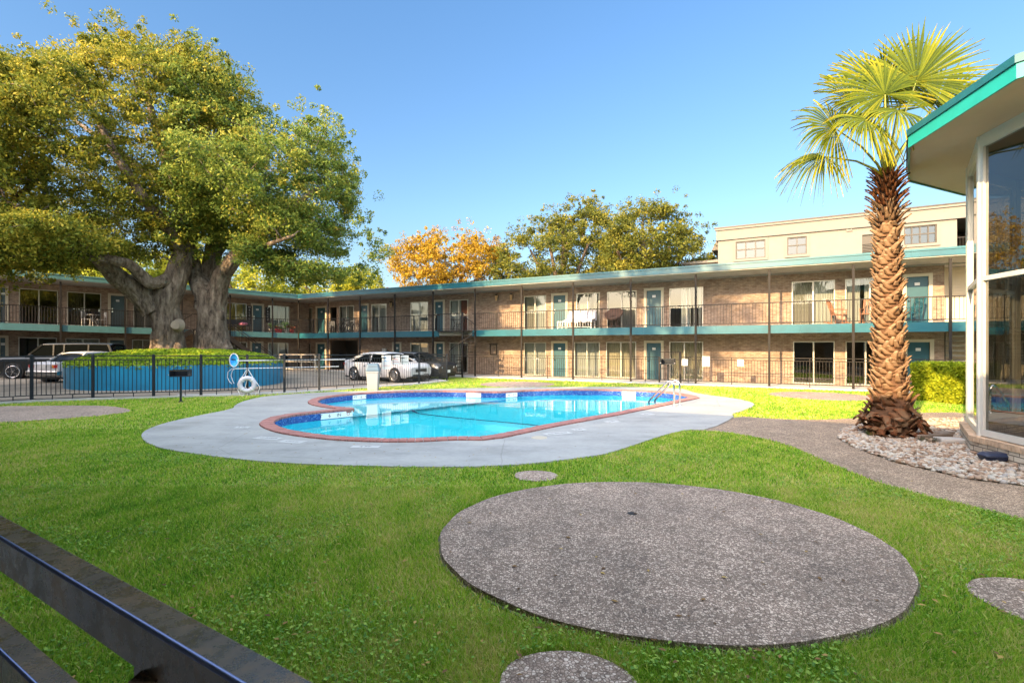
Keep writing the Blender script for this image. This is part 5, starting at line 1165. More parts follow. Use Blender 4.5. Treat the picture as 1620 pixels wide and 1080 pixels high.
# ------------------------------------------------------------------ round blue planter, ground cover on it
Cx,Cy,R_=-15.15,23.35,4.17; zb=.10
m,t,o_=new_mat('blue_painted_wall'); p_=P(t,(.01,.25,.45),.45); v=coord(t)
n_=noise(t,v,.7,5); col=ramp(t,n_,[(.3,(.004,.12,.225)),(.7,(.006,.19,.33))])
sp=t.nodes.new('ShaderNodeSeparateXYZ'); t.links.new(v,sp.inputs[0])
n2=noise(t,coord(t,'Object',(3.0,3.0,.25)),1.6,5)
col=mix(t,col,(.03,.05,.05),ramp(t,n2,[(.60,(0,0,0)),(.78,(.35,.35,.35))]))
sc2=noise(t,coord(t,'Object',(1,1,3)),2.1,3,.8); col=mix(t,col,(.22,.32,.36),ramp(t,sc2,[(.735,(0,0,0)),(.75,(.8,.8,.8))]))
t.links.new(col,p_.inputs['Base Color']); t.links.new(bump(t,noise(t,coord(t,'Object',(8,8,.5)),1.5,2),.35,.02),p_.inputs['Normal']); t.links.new(p_.outputs[0],o_.inputs[0]); M['planter']=m
r=empty('round_planter',(Cx,Cy,zb),0,'big round blue painted planter wall round the oaks','planter')
q=MB(); q.lathe([(R_+.0,-.15),(R_,.93),(R_-.03,.95),(R_-.22,.95),(R_-.22,.5)],0,0,72); q.build('wall',M['planter'],r)
q=MB(); ms=[(R_-.2,.88),(R_-.6,1.10),(R_*.6,1.30),(R_*.3,1.40),(.01,1.42)]; q.lathe(ms,0,0,48); q.build('soil',M['earth'],r)
def mound(rr): return zb+np.interp(rr,[0,R_*.3,R_*.6,R_-.6,R_-.2],[1.42,1.40,1.30,1.10,.88])
M['cover']=leaf_mat('ground_cover_leaf',[(0,(.10,.20,.02)),(.5,(.26,.38,.025)),(1,(.48,.52,.05))],.3)
def leaf_cards(X,Y,Z,size,seed,asp=.55,flat=0.0):
    r_=np.random.default_rng(seed); n=len(X); u=r_.normal(0,1,(n,3)); u[:,2]*=(1-flat); u/=np.linalg.norm(u,axis=1)[:,None]
    w=r_.normal(0,1,(n,3)); w-=u*(w*u).sum(1)[:,None]; w/=np.linalg.norm(w,axis=1)[:,None]; s=size*r_.uniform(.55,1.35,n)[:,None]
    c=np.c_[X,Y,Z]; V=np.empty((n,4,3)); V[:,0]=c-u*s; V[:,1]=c+w*s*asp; V[:,2]=c+u*s; V[:,3]=c-w*s*asp; return V.reshape(-1,3)
n=70000; rr=R_*np.sqrt(RNG.random(n))*1.005; th=RNG.uniform(0,6.28,n); X=Cx+rr*np.cos(th); Y=Cy+rr*np.sin(th); ok=(Y<Cy+2.5); X,Y,rr=X[ok],Y[ok],rr[ok]
Z=mound(rr)+RNG.uniform(-.02,.17,len(X))+.05*vnoise(X,Y,3,9); V=leaf_cards(X,Y,Z,.045,3,.6,.3)
tag(npmesh('ground_cover',V,np.arange(len(V)),4,M['cover'],None,np.clip(.5+.3*vnoise(X,Y,3,8)+RNG.normal(0,.2,len(X)),0,1)),'bright yellow green ground cover filling the round blue planter','ground cover',kind='stuff')
# ------------------------------------------------------------------ trees
def bark_mat(name,c1,c2,c3,s=6):
    m,t,o=new_mat(name); p=P(t,c1,.95); v=coord(t,'Object',(1,1,.28))
    n=noise(t,v,s,8,.7); n2=noise(t,coord(t),1.1,4); col=ramp(t,n,[(.36,c3),(.5,c1),(.66,c2)])
    col=mix(t,col,ramp(t,n2,[(.3,(.75,.72,.7)),(.7,(1.15,1.12,1.1))]),1.0,'MULTIPLY')
    t.links.new(col,p.inputs['Base Color']); t.links.new(bump(t,n,1.0,.22),p.inputs['Normal']); t.links.new(p.outputs[0],o.inputs[0]); return m
M['oak_bark']=bark_mat('oak_bark',(.19,.145,.105),(.33,.27,.205),(.045,.03,.02),5.5)
M['bark']=bark_mat('dark_bark',(.12,.09,.065),(.2,.16,.12),(.03,.022,.016),6)
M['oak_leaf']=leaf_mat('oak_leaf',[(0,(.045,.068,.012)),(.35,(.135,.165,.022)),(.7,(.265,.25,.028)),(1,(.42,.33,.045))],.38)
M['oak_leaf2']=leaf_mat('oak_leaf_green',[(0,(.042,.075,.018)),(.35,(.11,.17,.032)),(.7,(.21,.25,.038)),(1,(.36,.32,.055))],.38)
M['orange_leaf']=leaf_mat('orange_leaf',[(0,(.14,.075,.008)),(.5,(.34,.20,.014)),(1,(.50,.36,.04))],.4)
M['olive_leaf']=leaf_mat('olive_leaf',[(0,(.035,.05,.010)),(.5,(.11,.125,.018)),(1,(.25,.22,.03))],.38)
M['lime_leaf']=leaf_mat('lime_leaf',[(0,(.09,.13,.012)),(.5,(.22,.25,.018)),(1,(.42,.38,.035))],.42)
def crown_clumps(poly,Yc,depth,n,seed,rad,ybias=0):
    "outline taken on the plane at depth Yc, given real thickness"
    r_=np.random.default_rng(seed); P_=np.array([((x-810)/F*Yc,EYE+(HZ-y)/F*Yc) for x,y in poly]); x0,z0=P_.min(0); x1,z1=P_.max(0)
    out=[]; dmax=None
    gx=r_.uniform(x0,x1,6000); gz=r_.uniform(z0,z1,6000); ok=pip(gx,gz,P_); dmax=pdist(gx[ok],gz[ok],P_).max()
    while sum(len(o) for o in out)<n:
        gx=r_.uniform(x0,x1,2000); gz=r_.uniform(z0,z1,2000); ok=pip(gx,gz,P_); gx,gz=gx[ok],gz[ok]; d=pdist(gx,gz,P_)
        ok=d>rad*.55; gx,gz,d=gx[ok],gz[ok],d[ok]; th=depth*np.clip(d/dmax,.03,1)**.75
        u=r_.uniform(-1,1,len(gx)); u=np.sign(u)*np.abs(u)**.55   # more clumps towards the shell
        gy=Yc+u*th
        k_=gy/Yc; out.append(np.c_[gx,gy,gz])
    return np.concatenate(out)[:n]
def crown_leaves(cl,per,rad,size,seed,flat=.7,asp=.5):
    r_=np.random.default_rng(seed); n=len(cl); R=rad*r_.uniform(.42,1.5,n)
    d=r_.normal(0,1,(n,per,3)); d/=np.linalg.norm(d,axis=2)[:,:,None]; rr=r_.random((n,per,1))**.45
    p=cl[:,None]+d*rr*R[:,None,None]*np.array([1,1,flat]); p=p.reshape(-1,3)
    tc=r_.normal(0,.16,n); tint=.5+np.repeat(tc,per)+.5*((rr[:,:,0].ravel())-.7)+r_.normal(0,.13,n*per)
    return leaf_cards(p[:,0],p[:,1],p[:,2],size,seed+1,asp),np.clip(tint,0,1)
def skeleton(limbs,cl,q,seed,r_end=.02,r0=.07,frac=1.0,qt=None):
    "limbs: lists of (x,y,z,r); each clump is tied back to the nearest limb point below it by a bent branch"
    rr=random.Random(seed); nodes=[]
    for L in limbs:
        pts=[Vector(p[:3]) for p in L]; rad=[p[3] for p in L]
        P2=[];R2=[]
        for i in range(len(pts)-1):
            for k_ in range(4): t=k_/4; P2.append(pts[i].lerp(pts[i+1],t)+Vector((rr.uniform(-1,1),rr.uniform(-1,1),rr.uniform(-1,1)))*rad[i]*.06*(k_>0)); R2.append(rad[i]*(1-t)+rad[i+1]*t)
        P2.append(pts[-1]); R2.append(rad[-1])
        if qt is not None and rad[0]>.2:
            cut=next((i for i,r_ in enumerate(R2) if r_<.14),len(R2)-1); cut=max(cut,2); qt.bark_tube(P2[:cut+1],R2[:cut+1],seed+len(nodes)); 
            if cut<len(R2)-1: q.tube(P2[cut:],R2[cut:],10,wob=.09)
        else: q.tube(P2,R2,26 if rad[0]>.3 else 10,wob=.055 if rad[0]>.3 else .09)
        nodes += [(p,r_) for p,r_ in zip(P2,R2) if r_<.5]
    order=sorted(range(len(cl)),key=lambda i:min((Vector(cl[i])-p).length for p,_ in nodes))
    for i in order:
        if rr.random()>frac: continue
        c=Vector(cl[i]); best=min(nodes,key=lambda nr:(nr[0]-c).length+1.2*max(0,nr[0].z-c.z)-.8*nr[1])
        p,r_=best; L=(c-p).length; ra=max(.018,min(r_*.7,.018+.016*L)); mid=p.lerp(c,.5)+Vector((rr.uniform(-.12,.12),rr.uniform(-.12,.12),.10))*L
        q.tube([p,mid,c],[ra,ra*.75,.012],5,cap=False); nodes.append((mid,ra*.75)); nodes.append((c,.014))
def D3(px,py,Y,r): return (*D(px,py,Y),r)
# left oak
T1=empty('oak_tree',(D(265,553,23.6)[0],23.6,1.35),0,'great old oak, left of the two trunks in the blue planter','tree','old oaks in the round planter')
T2=empty('oak_tree',(D(333,553,24.6)[0],24.6,1.35),0,'great old oak with burled trunk, right of the two in the blue planter','tree','old oaks in the round planter')
def loc(L,T): return [tuple(Vector(p[:3])-Vector(T.location))+(p[3],) for p in L]
y1=23.6; y2=24.6
limbs1=[[D3(265,562,y1,.68),D3(265,550,y1,.62),D3(265,525,y1,.57),D3(263,500,y1,.56),D3(261,482,y1,.56),D3(268,462,y1,.56),D3(276,445,y1+.1,.50),D3(283,425,y1+.2,.46),D3(290,400,y1+.5,.42),D3(292,360,y1+1,.36),D3(285,310,y1+1.2,.30),D3(262,250,y1+1.4,.24),D3(240,180,y1+1,.16),D3(225,110,y1+.6,.08)],
 [D3(248,490,y1,.60),D3(228,468,y1-.3,.50),D3(206,452,y1-.8,.42),D3(186,438,y1-1.3,.36),D3(168,421,y1-1.8,.30),D3(145,400,y1-2.4,.24),D3(110,370,y1-3,.18),D3(60,340,y1-3.4,.13),D3(10,320,y1-3.8,.08)],
 [D3(272,440,y1,.34),D3(255,447,y1-.5,.27),D3(240,450,y1-.9,.25),D3(222,434,y1-1.2,.23),D3(205,418,y1-1.7,.21),D3(180,411,y1-2.4,.19),D3(150,408,y1-3.0,.16),D3(120,402,y1-3.4,.10),D3(95,385,y1-3.6,.05)],
 [D3(290,400,y1+.5,.3),D3(265,360,y1-.8,.24),D3(225,310,y1-2.0,.19),D3(180,240,y1-2.6,.14),D3(140,160,y1-2.6,.08)],
 [D3(292,360,y1+1,.26),D3(310,300,y1+2,.2),D3(320,230,y1+2.5,.15),D3(325,140,y1+2.4,.08)],
 [D3(285,310,y1+1.2,.2),D3(230,270,y1+3,.16),D3(160,220,y1+4.2,.12),D3(90,170,y1+4.5,.07)]]
limbs2=[[D3(336,562,y2,.86),D3(336,550,y2,.77),D3(337,530,y2,.68),D3(337,505,y2,.60),D3(336,485,y2,.58),D3(330,472,y2,.54),D3(318,455,y2,.42),D3(312,438,y2+.2,.36),D3(305,420,y2+.3,.32),D3(302,395,y2+.6,.26),D3(310,350,y2+1,.2)],
 [D3(338,478,y2,.55),D3(345,455,y2,.40),D3(352,432,y2-.2,.34),D3(372,408,y2-.5,.30),D3(398,385,y2-.9,.26),D3(425,360,y2-1.3,.2),D3(460,330,y2-1.6,.15),D3(500,300,y2-1.6,.08)],
 [D3(322,480,y2,.40),D3(325,450,y2+.4,.27),D3(328,425,y2+.6,.25),D3(335,380,y2+1,.22),D3(350,320,y2+1.4,.18),D3(370,250,y2+1.4,.13),D3(380,170,y2+1,.08)],
 [D3(336,470,y2+.3,.36),D3(334,445,y2+.7,.24),D3(345,400,y2+1.6,.2),D3(380,350,y2+2.6,.16),D3(430,290,y2+3.2,.12),D3(490,240,y2+3.0,.07)],
 [D3(372,408,y2-.5,.22),D3(400,396,y2-1.6,.17),D3(430,385,y2-2.6,.10),D3(465,372,y2-3.2,.05)]]
p1=[(-40,120),(15,112),(45,85),(58,62),(72,88),(100,92),(135,72),(160,52),(205,38),(240,50),(262,66),(295,62),(330,66),(350,92),(372,120),(380,160),(385,230),(370,300),(330,360),(300,392),(262,400),(236,392),(205,398),(150,402),(100,415),(40,425),(-30,420),(-60,300)]
p2=[(300,110),(345,90),(372,122),(398,155),(415,190),(448,203),(470,214),(500,196),(530,190),(545,210),(540,232),(556,268),(562,310),(562,345),(580,368),(598,392),(592,418),(570,432),(530,436),(490,440),(455,436),(430,424),(405,400),(372,388),(340,402),(312,398),(296,370),(290,250)]
p1=[(x_,y_+14 if y_<140 else y_) for x_,y_ in p1]
cl1=crown_clumps(p1,y1,6.0,1150,31,.55); cl2=crown_clumps(p2,y2,5.8,950,41,.55)
cl2=np.concatenate([cl2,crown_clumps([(395,375),(600,375),(596,420),(560,436),(500,448),(440,446),(400,420)],y2-.5,3.2,260,43,.5)])
cl1=np.concatenate([cl1,crown_clumps([(-30,370),(150,370),(235,385),(240,400),(190,414),(110,425),(20,432),(-40,420)],y1-1.5,3.0,120,44,.5)])
cl1=np.concatenate([cl1,crown_clumps([(-30,330),(130,335),(165,385),(130,405),(90,422),(40,428),(-30,425)],y1-4.4,2.2,130,45,.5)])
def edge_sprays(poly,Yc,seed,n=420):
    "small loose tufts along the outside of a crown"
    r_=np.random.default_rng(seed+5); P_=np.array([((x-810)/F*Yc,EYE+(HZ-y)/F*Yc) for x,y in poly]); out=[]
    L=np.hypot(*(np.roll(P_,-1,0)-P_).T); pr=L/L.sum()
    i=r_.choice(len(P_),n,p=pr); t=r_.random(n); p=P_[i]+(np.roll(P_,-1,0)[i]-P_[i])*t[:,None]; d=r_.normal(0,.27,(n,2)); p=p+d
    return np.c_[p[:,0],Yc+r_.normal(0,1.3,n),p[:,1]]
def thin(cl,Yc,seed,k,rx,rz):
    r_=np.random.default_rng(seed); ok=np.ones(len(cl),bool)
    for c in cl[r_.choice(len(cl),k,replace=False)]:
        a=r_.uniform(.6,1.25); ok&=(((cl[:,0]-c[0])/(rx*a))**2+((cl[:,2]-c[2])/(rz*a))**2+((cl[:,1]-c[1])/6.5)**2)>1
    return cl[ok]
cl1=thin(cl1,y1,3,20,.85,.55); cl2=thin(cl2,y2,4,18,.85,.55)
# long drooping sprays low on both sides
for T,limbs,cl,mt,sd_,per,tr_ in ((T1,limbs1,cl1,'oak_leaf',51,165,p1),(T2,limbs2,cl2,'oak_leaf2',61,165,p2)):
    q=MB(); off_=np.array(T.location[:]); qt=MB(); skeleton([loc(L,T) for L in limbs],cl-off_,q,sd_,qt=qt)
    qt.build('trunk',M['oak_bark'],T,smooth=True); q.build('branches',M['oak_bark'],T,smooth=True)
    V,ti=crown_leaves(cl-off_,per,.62,.068,sd_,.6)
    V2,ti2=crown_leaves(edge_sprays(tr_,y1 if T is T1 else y2,sd_)-off_,46,.26,.062,sd_+9,.9); V=np.concatenate([V,V2]); ti=np.concatenate([ti,ti2])
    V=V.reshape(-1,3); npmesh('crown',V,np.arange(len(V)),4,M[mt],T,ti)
# burls and the sawn limb scar
q=MB(); 
rb=random.Random(5)
def blob(q,c,r_,sc=(1,1,1),seed=0,amp=.12):
    r2=random.Random(seed); bm=bmesh.new(); bmesh.ops.create_icosphere(bm,subdivisions=3,radius=1)
    ph=[r2.uniform(0,6) for _ in range(6)]
    vs=[]
    for v in bm.verts:
        p=v.co; k_=1+amp*(math.sin(p.x*4+ph[0])+math.sin(p.y*5+ph[1])+math.sin(p.z*4+ph[2])+.6*math.sin(p.x*9+p.z*7+ph[3]))
        vs.append((c[0]+p.x*r_*sc[0]*k_,c[1]+p.y*r_*sc[1]*k_,c[2]+p.z*r_*sc[2]*k_))
    q.add(vs,[[v.index for v in f.verts] for f in bm.faces]); bm.free()
for i,(px,py,r_) in enumerate(((316,484,.22),(349,500,.20),(348,552,.38),(322,553,.26),(359,549,.26))):
    c=Vector(D(px,py,y2-.25))-Vector(T2.location); q=MB(); blob(q,c,r_,(1,.8,1.25),i,.10); q.build('burl',M['oak_bark'],T2,smooth=True)
for i,(px,py,r_) in enumerate(((251,553,.28),(282,553,.28))): c=Vector(D(px,py,y1-.2))-Vector(T1.location); q=MB(); blob(q,c,r_,(1,.8,1.1),i+20,.08); q.build('burl',M['oak_bark'],T1,smooth=True)
c=Vector(D(277,514,y1-.60))-Vector(T1.location); q=MB(); q.tube([c+Vector((0,.25,0)),c,c+Vector((.01,-.03,0))],[.30,.20,.17],16); q.build('limb_scar',mat('sawn_wood',(.27,.22,.16),.9,var=.2),T1)
# background trees
def tree(nm,label,poly,Yc,depth,n,rad,mt,base,seed,per=150,size=.12,group=None,bark='bark'):
    x=base[0]; T=empty(nm,(x,Yc,0),0,label,'tree',group); cl=crown_clumps(poly,Yc,depth,n,seed,rad); cl=thin(cl,Yc,seed,max(3,n//70),.9,.6); top=cl[:,2].max(); off_=np.array([x,Yc,0])
    zc=cl[:,2].mean(); q=MB(); L=[[(0,0,-.1,base[1]*1.3),(0,0,1.5,base[1]),(.1,0,zc*.55,base[1]*.8),(.2,.1,zc*.9,base[1]*.5),(.1,0,top*.9,.08)]]
    rr=random.Random(seed); xs0,xs1=cl[:,0].min()-x,cl[:,0].max()-x
    for k_ in range(6):
        t=k_/5; xe=xs0+(xs1-xs0)*t; L.append([(.1,0,zc*(.4+.1*rr.random()),base[1]*.5),(xe*.4,rr.uniform(-2,2),zc*.8,base[1]*.35),(xe*.75,rr.uniform(-3,3),zc*(1.0+.15*math.sin(t*3.1)),.1)])
    skeleton(L,cl-off_,q,seed,frac=.9); q.build('trunk',M[bark],T,smooth=True)
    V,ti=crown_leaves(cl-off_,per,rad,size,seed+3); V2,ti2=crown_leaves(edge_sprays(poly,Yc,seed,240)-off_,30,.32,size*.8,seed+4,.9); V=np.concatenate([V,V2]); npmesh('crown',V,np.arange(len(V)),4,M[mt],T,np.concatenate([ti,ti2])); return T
tree('orange_tree','tree in orange autumn leaf behind the roof of the long wing',[(618,400),(640,380),(668,378),(690,363),(712,378),(740,362),(758,374),(775,380),(800,400),(806,440),(790,480),(650,480),(628,430),(618,412)],48,4.5,330,.72,'orange_leaf',(-6.5,.4),101,95,.115)
tree('green_tree','tall olive green tree behind the middle of the long wing',[(775,430),(795,385),(820,362),(835,348),(880,338),(905,318),(928,307),(945,312),(958,335),(975,345),(985,380),(985,470),(800,480)],46,5,430,.75,'olive_leaf',(4.5,.5),111,110,.11)
tree('green_tree','broad olive green tree left of the cream stucco building',[(950,400),(962,350),(985,335),(1010,322),(1050,318),(1075,340),(1090,362),(1112,372),(1108,395),(1140,400),(1130,420),(1100,440),(960,460)],41,4.5,420,.70,'olive_leaf',(10.5,.5),121,110,.10)
tree('lime_tree','yellow green tree showing above the left wing between oak limbs',[(330,470),(345,438),(372,428),(400,424),(425,430),(450,452),(455,500),(340,500)],46,3.5,90,1.1,'lime_leaf',(-24,.3),131,150,.14)
tree('lime_tree','yellow green tree above the inner corner of the two wings',[(455,480),(470,455),(490,445),(520,440),(545,430),(575,432),(598,442),(606,458),(600,500),(470,500)],50,3.5,110,1.1,'lime_leaf',(-17.5,.3),141,150,.14)
tree('lime_tree','tall yellow green tree behind the left wing at the left edge',[(-60,470),(-50,400),(10,385),(60,392),(120,385),(180,390),(240,398),(250,440),(240,500),(-50,500)],40,3.5,190,1.2,'lime_leaf',(-37,.4),151,150,.14)
tree('lime_tree','yellow green tree seen between the two oak trunks',[(230,480),(245,420),(280,405),(330,410),(345,440),(340,490)],44,3,70,1.1,'lime_leaf',(-29.5,.3),161,150,.14)
tree('oak_tree','oak whose crown fills the top left edge of the photo',[(-170,140),(-90,80),(-40,70),(0,72),(22,92),(34,140),(30,220),(40,330),(30,400),(0,440),(-60,440),(-170,420)],19.5,4.0,420,.7,'oak_leaf',(-23.3,.5),171,170,.085,bark='oak_bark')
def tree3(nm,label,c,R3,n,rad,mt,seed,per,size,group=None):
    "a tree given by its own centre and radii"
    r_=np.random.default_rng(seed); d=r_.normal(0,1,(n,3)); d/=np.linalg.norm(d,axis=1)[:,None]; cl=d*(r_.random((n,1))**.4)*np.array(R3); cl[:,2]+=c[2]; T=empty(nm,(c[0],c[1],0),0,label,'tree',group)
    q=MB(); L=[[(0,0,-.1,.5),(0,0,2,.36),(.1,.2,c[2]*.7,.3),(.2,0,c[2]*1.1,.15)]]
    for k_ in range(6): a=k_*1.05; L.append([(0,0,c[2]*.45,.2),(math.cos(a)*R3[0]*.4,math.sin(a)*R3[1]*.4,c[2]*.85,.14),(math.cos(a)*R3[0]*.7,math.sin(a)*R3[1]*.7,c[2]*1.1,.06)])
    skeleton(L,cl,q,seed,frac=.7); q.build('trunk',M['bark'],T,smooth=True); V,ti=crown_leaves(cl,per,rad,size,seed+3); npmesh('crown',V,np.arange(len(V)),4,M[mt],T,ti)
tree3('oak_tree','oak beyond the left end of the near wing, out of frame',(-25,6,11),(5.0,5.0,3.6),130,.8,'oak_leaf2',181,110,.12)
tree3('oak_tree','smaller oak at the left end of the near wing, out of frame',(-17.5,0,10.5),(4.2,4.2,2.8),85,.8,'oak_leaf2',191,100,.12)
tree3('oak_tree','tall thin oak added unseen left of the camera to dapple the long wing',(-9.3,6.8,14.3),(4.4,4.2,2.4),85,.75,'oak_leaf2',201,100,.12)  # unseen tree, added so leaf shade breaks up the sun on the wing wall
# ------------------------------------------------------------------ palm
px0,py0=G(1410,690); PT=empty('palm_tree',(px0,py0,0),0,'tall fan palm with a rough criss-cross trunk in the river stones','palm')
M['boot']=leaf_mat('palm_boot',[(0,(.075,.025,.010)),(.3,(.15,.058,.024)),(.6,(.165,.10,.056)),(1,(.30,.21,.135))],.05,.8)
M['palm_core']=mat('palm_core',(.10,.05,.025),.95,var=.4,scale=12,bmp=.6)
def prad(z): return float(np.interp(z,[0,.25,.5,.9,1.5,2.5,3.5,4.3,4.9,5.25],[.40,.39,.345,.28,.235,.20,.185,.165,.145,.13]))
def pcx(z): return -.06*math.sin(z/5.2*2.2)-.03*z/5.2
q=MB(); q.lathe([(prad(z),z) for z in np.linspace(0,5.3,22)],0,0,20); q.v=[(v[0]+pcx(v[2]),v[1],v[2]) for v in q.v]; q.build('trunk',M['palm_core'],PT,smooth=True)
V=[];Fq=[];TI=[]; rp=random.Random(3); i=0; z=.08; n_b=600
for i in range(n_b):
    z=.10+(5.16)*(i/n_b)**.93; th=i*2.39996+rp.uniform(-.12,.12); R0=prad(z); low=z<.75; up=z>4.2
    c,s_=math.cos(th),math.sin(th); side=1 if i%2 else -1
    Lh=rp.uniform(.12,.27) if not up else rp.uniform(.20,.34); wd=rp.uniform(.12,.17) if not up else rp.uniform(.07,.10)
    if low: wd*=1.25; Lh*=1.1
    lean=side*rp.uniform(.25,1.0) if not up else rp.uniform(-.2,.2)       # cross-hatched stubs
    out0=R0*.92; k_=5; tw_=rp.uniform(-.3,.3)
    drop = -1 if (low and rp.random()<.35) else 1
    base=len(V)
    for j in range(k_):
        t=j/(k_-1); ww=wd*(1.05-.65*t) if not up else wd*(1-.8*t); rad_=out0+(.02+.065*t**1.4 if not up else .03+.19*t**1.2)+(.06*t if low else 0); zz_=z+drop*Lh*t*(.82 if not up else .72)-(0.02*t*t)
        ta=lean*Lh*t*.75
        cx,cy=c*rad_-s_*ta,s_*rad_+c*ta
        for u in (-1,-.45,.45,1):
            bul=.028*(1-abs(u))*(1-t*.4)+.012; V.append((cx-s_*u*ww/2+c*bul+pcx(zz_),cy+c*u*ww/2+s_*bul,zz_+abs(u)*-.012+u*tw_*.03*t))
    for j in range(k_-1):
        for u in range(3): a=base+j*4+u; Fq+= [a,a+1,a+5,a+4]; TI.append(min(1,max(0,(.18 if up and z>4.6 else .62 if not low else .45)+rp.uniform(-.05,.05)+.25*(j/3-.4)+(.0 if u!=1 else .1))))
    # blunt end
    a=base+(k_-1)*4; V.append(tuple(np.array(V[a])*.5+np.array(V[a+3])*.5+np.array((-c*.03,-s_*.03,-.01)))); e_=len(V)-1; Fq+=[a,a+1,a+2,a+3]; TI.append(.2)
tag(npmesh('leaf_bases',np.array(V),np.array(Fq),4,M['boot'],PT,TI))
so=PT.children
bmod=[o for o in bpy.data.objects if o.name.startswith('leaf_bases')][-1].modifiers.new('thick','SOLIDIFY'); bmod.thickness=.018; bmod.offset=-1
# dry skirt at the foot
V=[];Fq=[];TI=[]
for i in range(70):
    th=rp.uniform(0,6.28); c,s_=math.cos(th),math.sin(th); z=rp.uniform(.04,.42); L=rp.uniform(.16,.34); w_=rp.uniform(.05,.11); a0_=rp.uniform(-1.1,.7); base=len(V); rr0=.42
    for j in range(4):
        t=j/3; rd=rr0+.05+L*t*.55*math.cos(a0_*.6); zz_=max(.02,z+L*t*math.sin(a0_)*.7-.05*t*t); ta=rp.uniform(-.02,.02)+L*.3*t*math.sin(i*3)
        for u in (-1,0,1): V.append((c*rd-s_*(ta+u*w_*(1-.55*t)),s_*rd+c*(ta+u*w_*(1-.55*t)),zz_+(.03 if u==0 else 0)))
    for j in range(3):
        for u in range(2): a=base+j*3+u; Fq+=[a,a+1,a+4,a+3]; TI.append(rp.uniform(.0,.7))
npmesh('dry_skirt',np.array(V),np.array(Fq),4,M['boot'],PT,TI)
bmod=[o for o in bpy.data.objects if o.name.startswith('dry_skirt')][-1].modifiers.new('thick','SOLIDIFY'); bmod.thickness=.014
M['frond']=leaf_mat('fan_palm_leaf',[(0,(.022,.045,.005)),(.4,(.11,.145,.008)),(.75,(.33,.30,.014)),(1,(.50,.38,.10))],.45,.4)
M['petiole']=mat('palm_petiole',(.22,.22,.02),.45,var=.15)
ctr=Vector((pcx(5.25),0,5.28))
def frond(hub,R,seed,droop=.35,tilt=None,span=250,n=58,facing=None):
    "hub in palm space; the fan opens along the petiole direction"
    rr=random.Random(seed); hub=Vector(hub); d=(hub-ctr); dn=d.normalized(); 
    q=MB(); mid=ctr.lerp(hub,.5)+Vector((0,0,.06*d.length)); st=ctr+Vector((dn.x*.06,dn.y*.06,-.12)); q.tube([st,ctr.lerp(hub,.2)+Vector((0,0,.02)),mid,hub],[.038,.026,.018,.012],6); 
    pe=q.build('petiole',M['petiole'],PT,smooth=True)
    nrm=Vector(facing).normalized() if facing else dn.cross(Vector((0,0,1)).cross(dn)).normalized()
    ax=(dn-nrm*dn.dot(nrm)).normalized(); sd2=nrm.cross(ax)
    V=[];Fq=[];TI=[]
    for i in range(n):
        if rr.random()<.05: continue
        a=math.radians(-span/2+span*i/(n-1)); L=R*(1-.18*abs(a)/2.2)*rr.uniform(.88,1.1); dr=ax*math.cos(a)+sd2*math.sin(a); sdv=-ax*math.sin(a)+sd2*math.cos(a)
        base=len(V); hw=math.radians(span/(n-1))/2; ks=8; tipd=rr.uniform(.4,1.6); sv_=rr.uniform(-.30,.16); fold=.016*(1 if i%2 else -1)
        for j in range(ks):
            t=j/(ks-1); rd=.02+L*t; wv=rd*math.tan(hw)*1.02 if t<.6 else (.6*L*math.tan(hw))*(1-(t-.6)/.42)*1.0; wv=max(wv,.0015)
            sag=droop*(t**2)*L*.35+ (tipd*(droop*.55+.06)*L*max(0,t-.5)**1.5*2)
            c=hub+dr*rd+nrm*(.04*math.cos(a)*t)+Vector((0,0,-sag))
            cr=nrm*(fold*(1 if t>.05 else 0)*t)
            V += [tuple(c-sdv*wv+cr),tuple(c+nrm*.006-cr*.4),tuple(c+sdv*wv+cr)]
        for j in range(ks-1):
            for u in range(2): b_=base+j*3+u; Fq+=[b_,b_+1,b_+4,b_+3]; TI.append(min(1,max(0,.42+.5*((j/(ks-1))**3)+sv_-(.10 if u else 0))))
        if rr.random()<.45:  # pale thread at the split
            e=hub+dr*(L*.62)+Vector((0,0,-droop*.12*L)); b_=len(V); off2=Vector((rr.uniform(-.1,.1),rr.uniform(-.1,.1),rr.uniform(-.28,-.02))); V+=[tuple(e),tuple(e+Vector((.003,0,0))),tuple(e+off2+Vector((.002,0,0))),tuple(e+off2)]; Fq+=[b_,b_+1,b_+2,b_+3]; TI.append(1)
    o=npmesh('fan_blade',np.array(V),np.array(Fq),4,M['frond'],pe,TI); return o
def hubp(px,py,dy): p=Vector(D(px,py,py0+dy)); return p-Vector((px0,py0,0))
FR=[((1305,248,-.15),.86,.75,(-.2,-.6,.8)),((1321,203,-.35),.98,.42,(.25,-1,.35)),((1352,160,-.1),.98,.25,(.3,-1,.5)),((1400,150,-.55),1.18,.22,(0,-1,.32)),((1378,128,.35),1.0,.15,(.1,-1,.4)),((1450,128,-.1),1.35,.04,(-.35,-1,.2)),((1480,166,.1),1.28,.06,(-.3,-1,.35)),((1430,140,.5),1.0,.15,(-.1,-1,.3)),((1455,205,.5),.62,.6,(-.5,.2,.8)),((1420,175,-.75),.85,.65,(.0,-.6,.8)),((1370,190,-.8),.85,.65,(.1,-.7,.7)),((1400,125,.8),.95,.2,(0,.6,.6))]
for k_,((a,b,dy),R,dr,fc) in enumerate(FR): frond(hubp(a,b,dy),R,k_+1,dr,facing=fc,span=255 if k_>0 else 200)
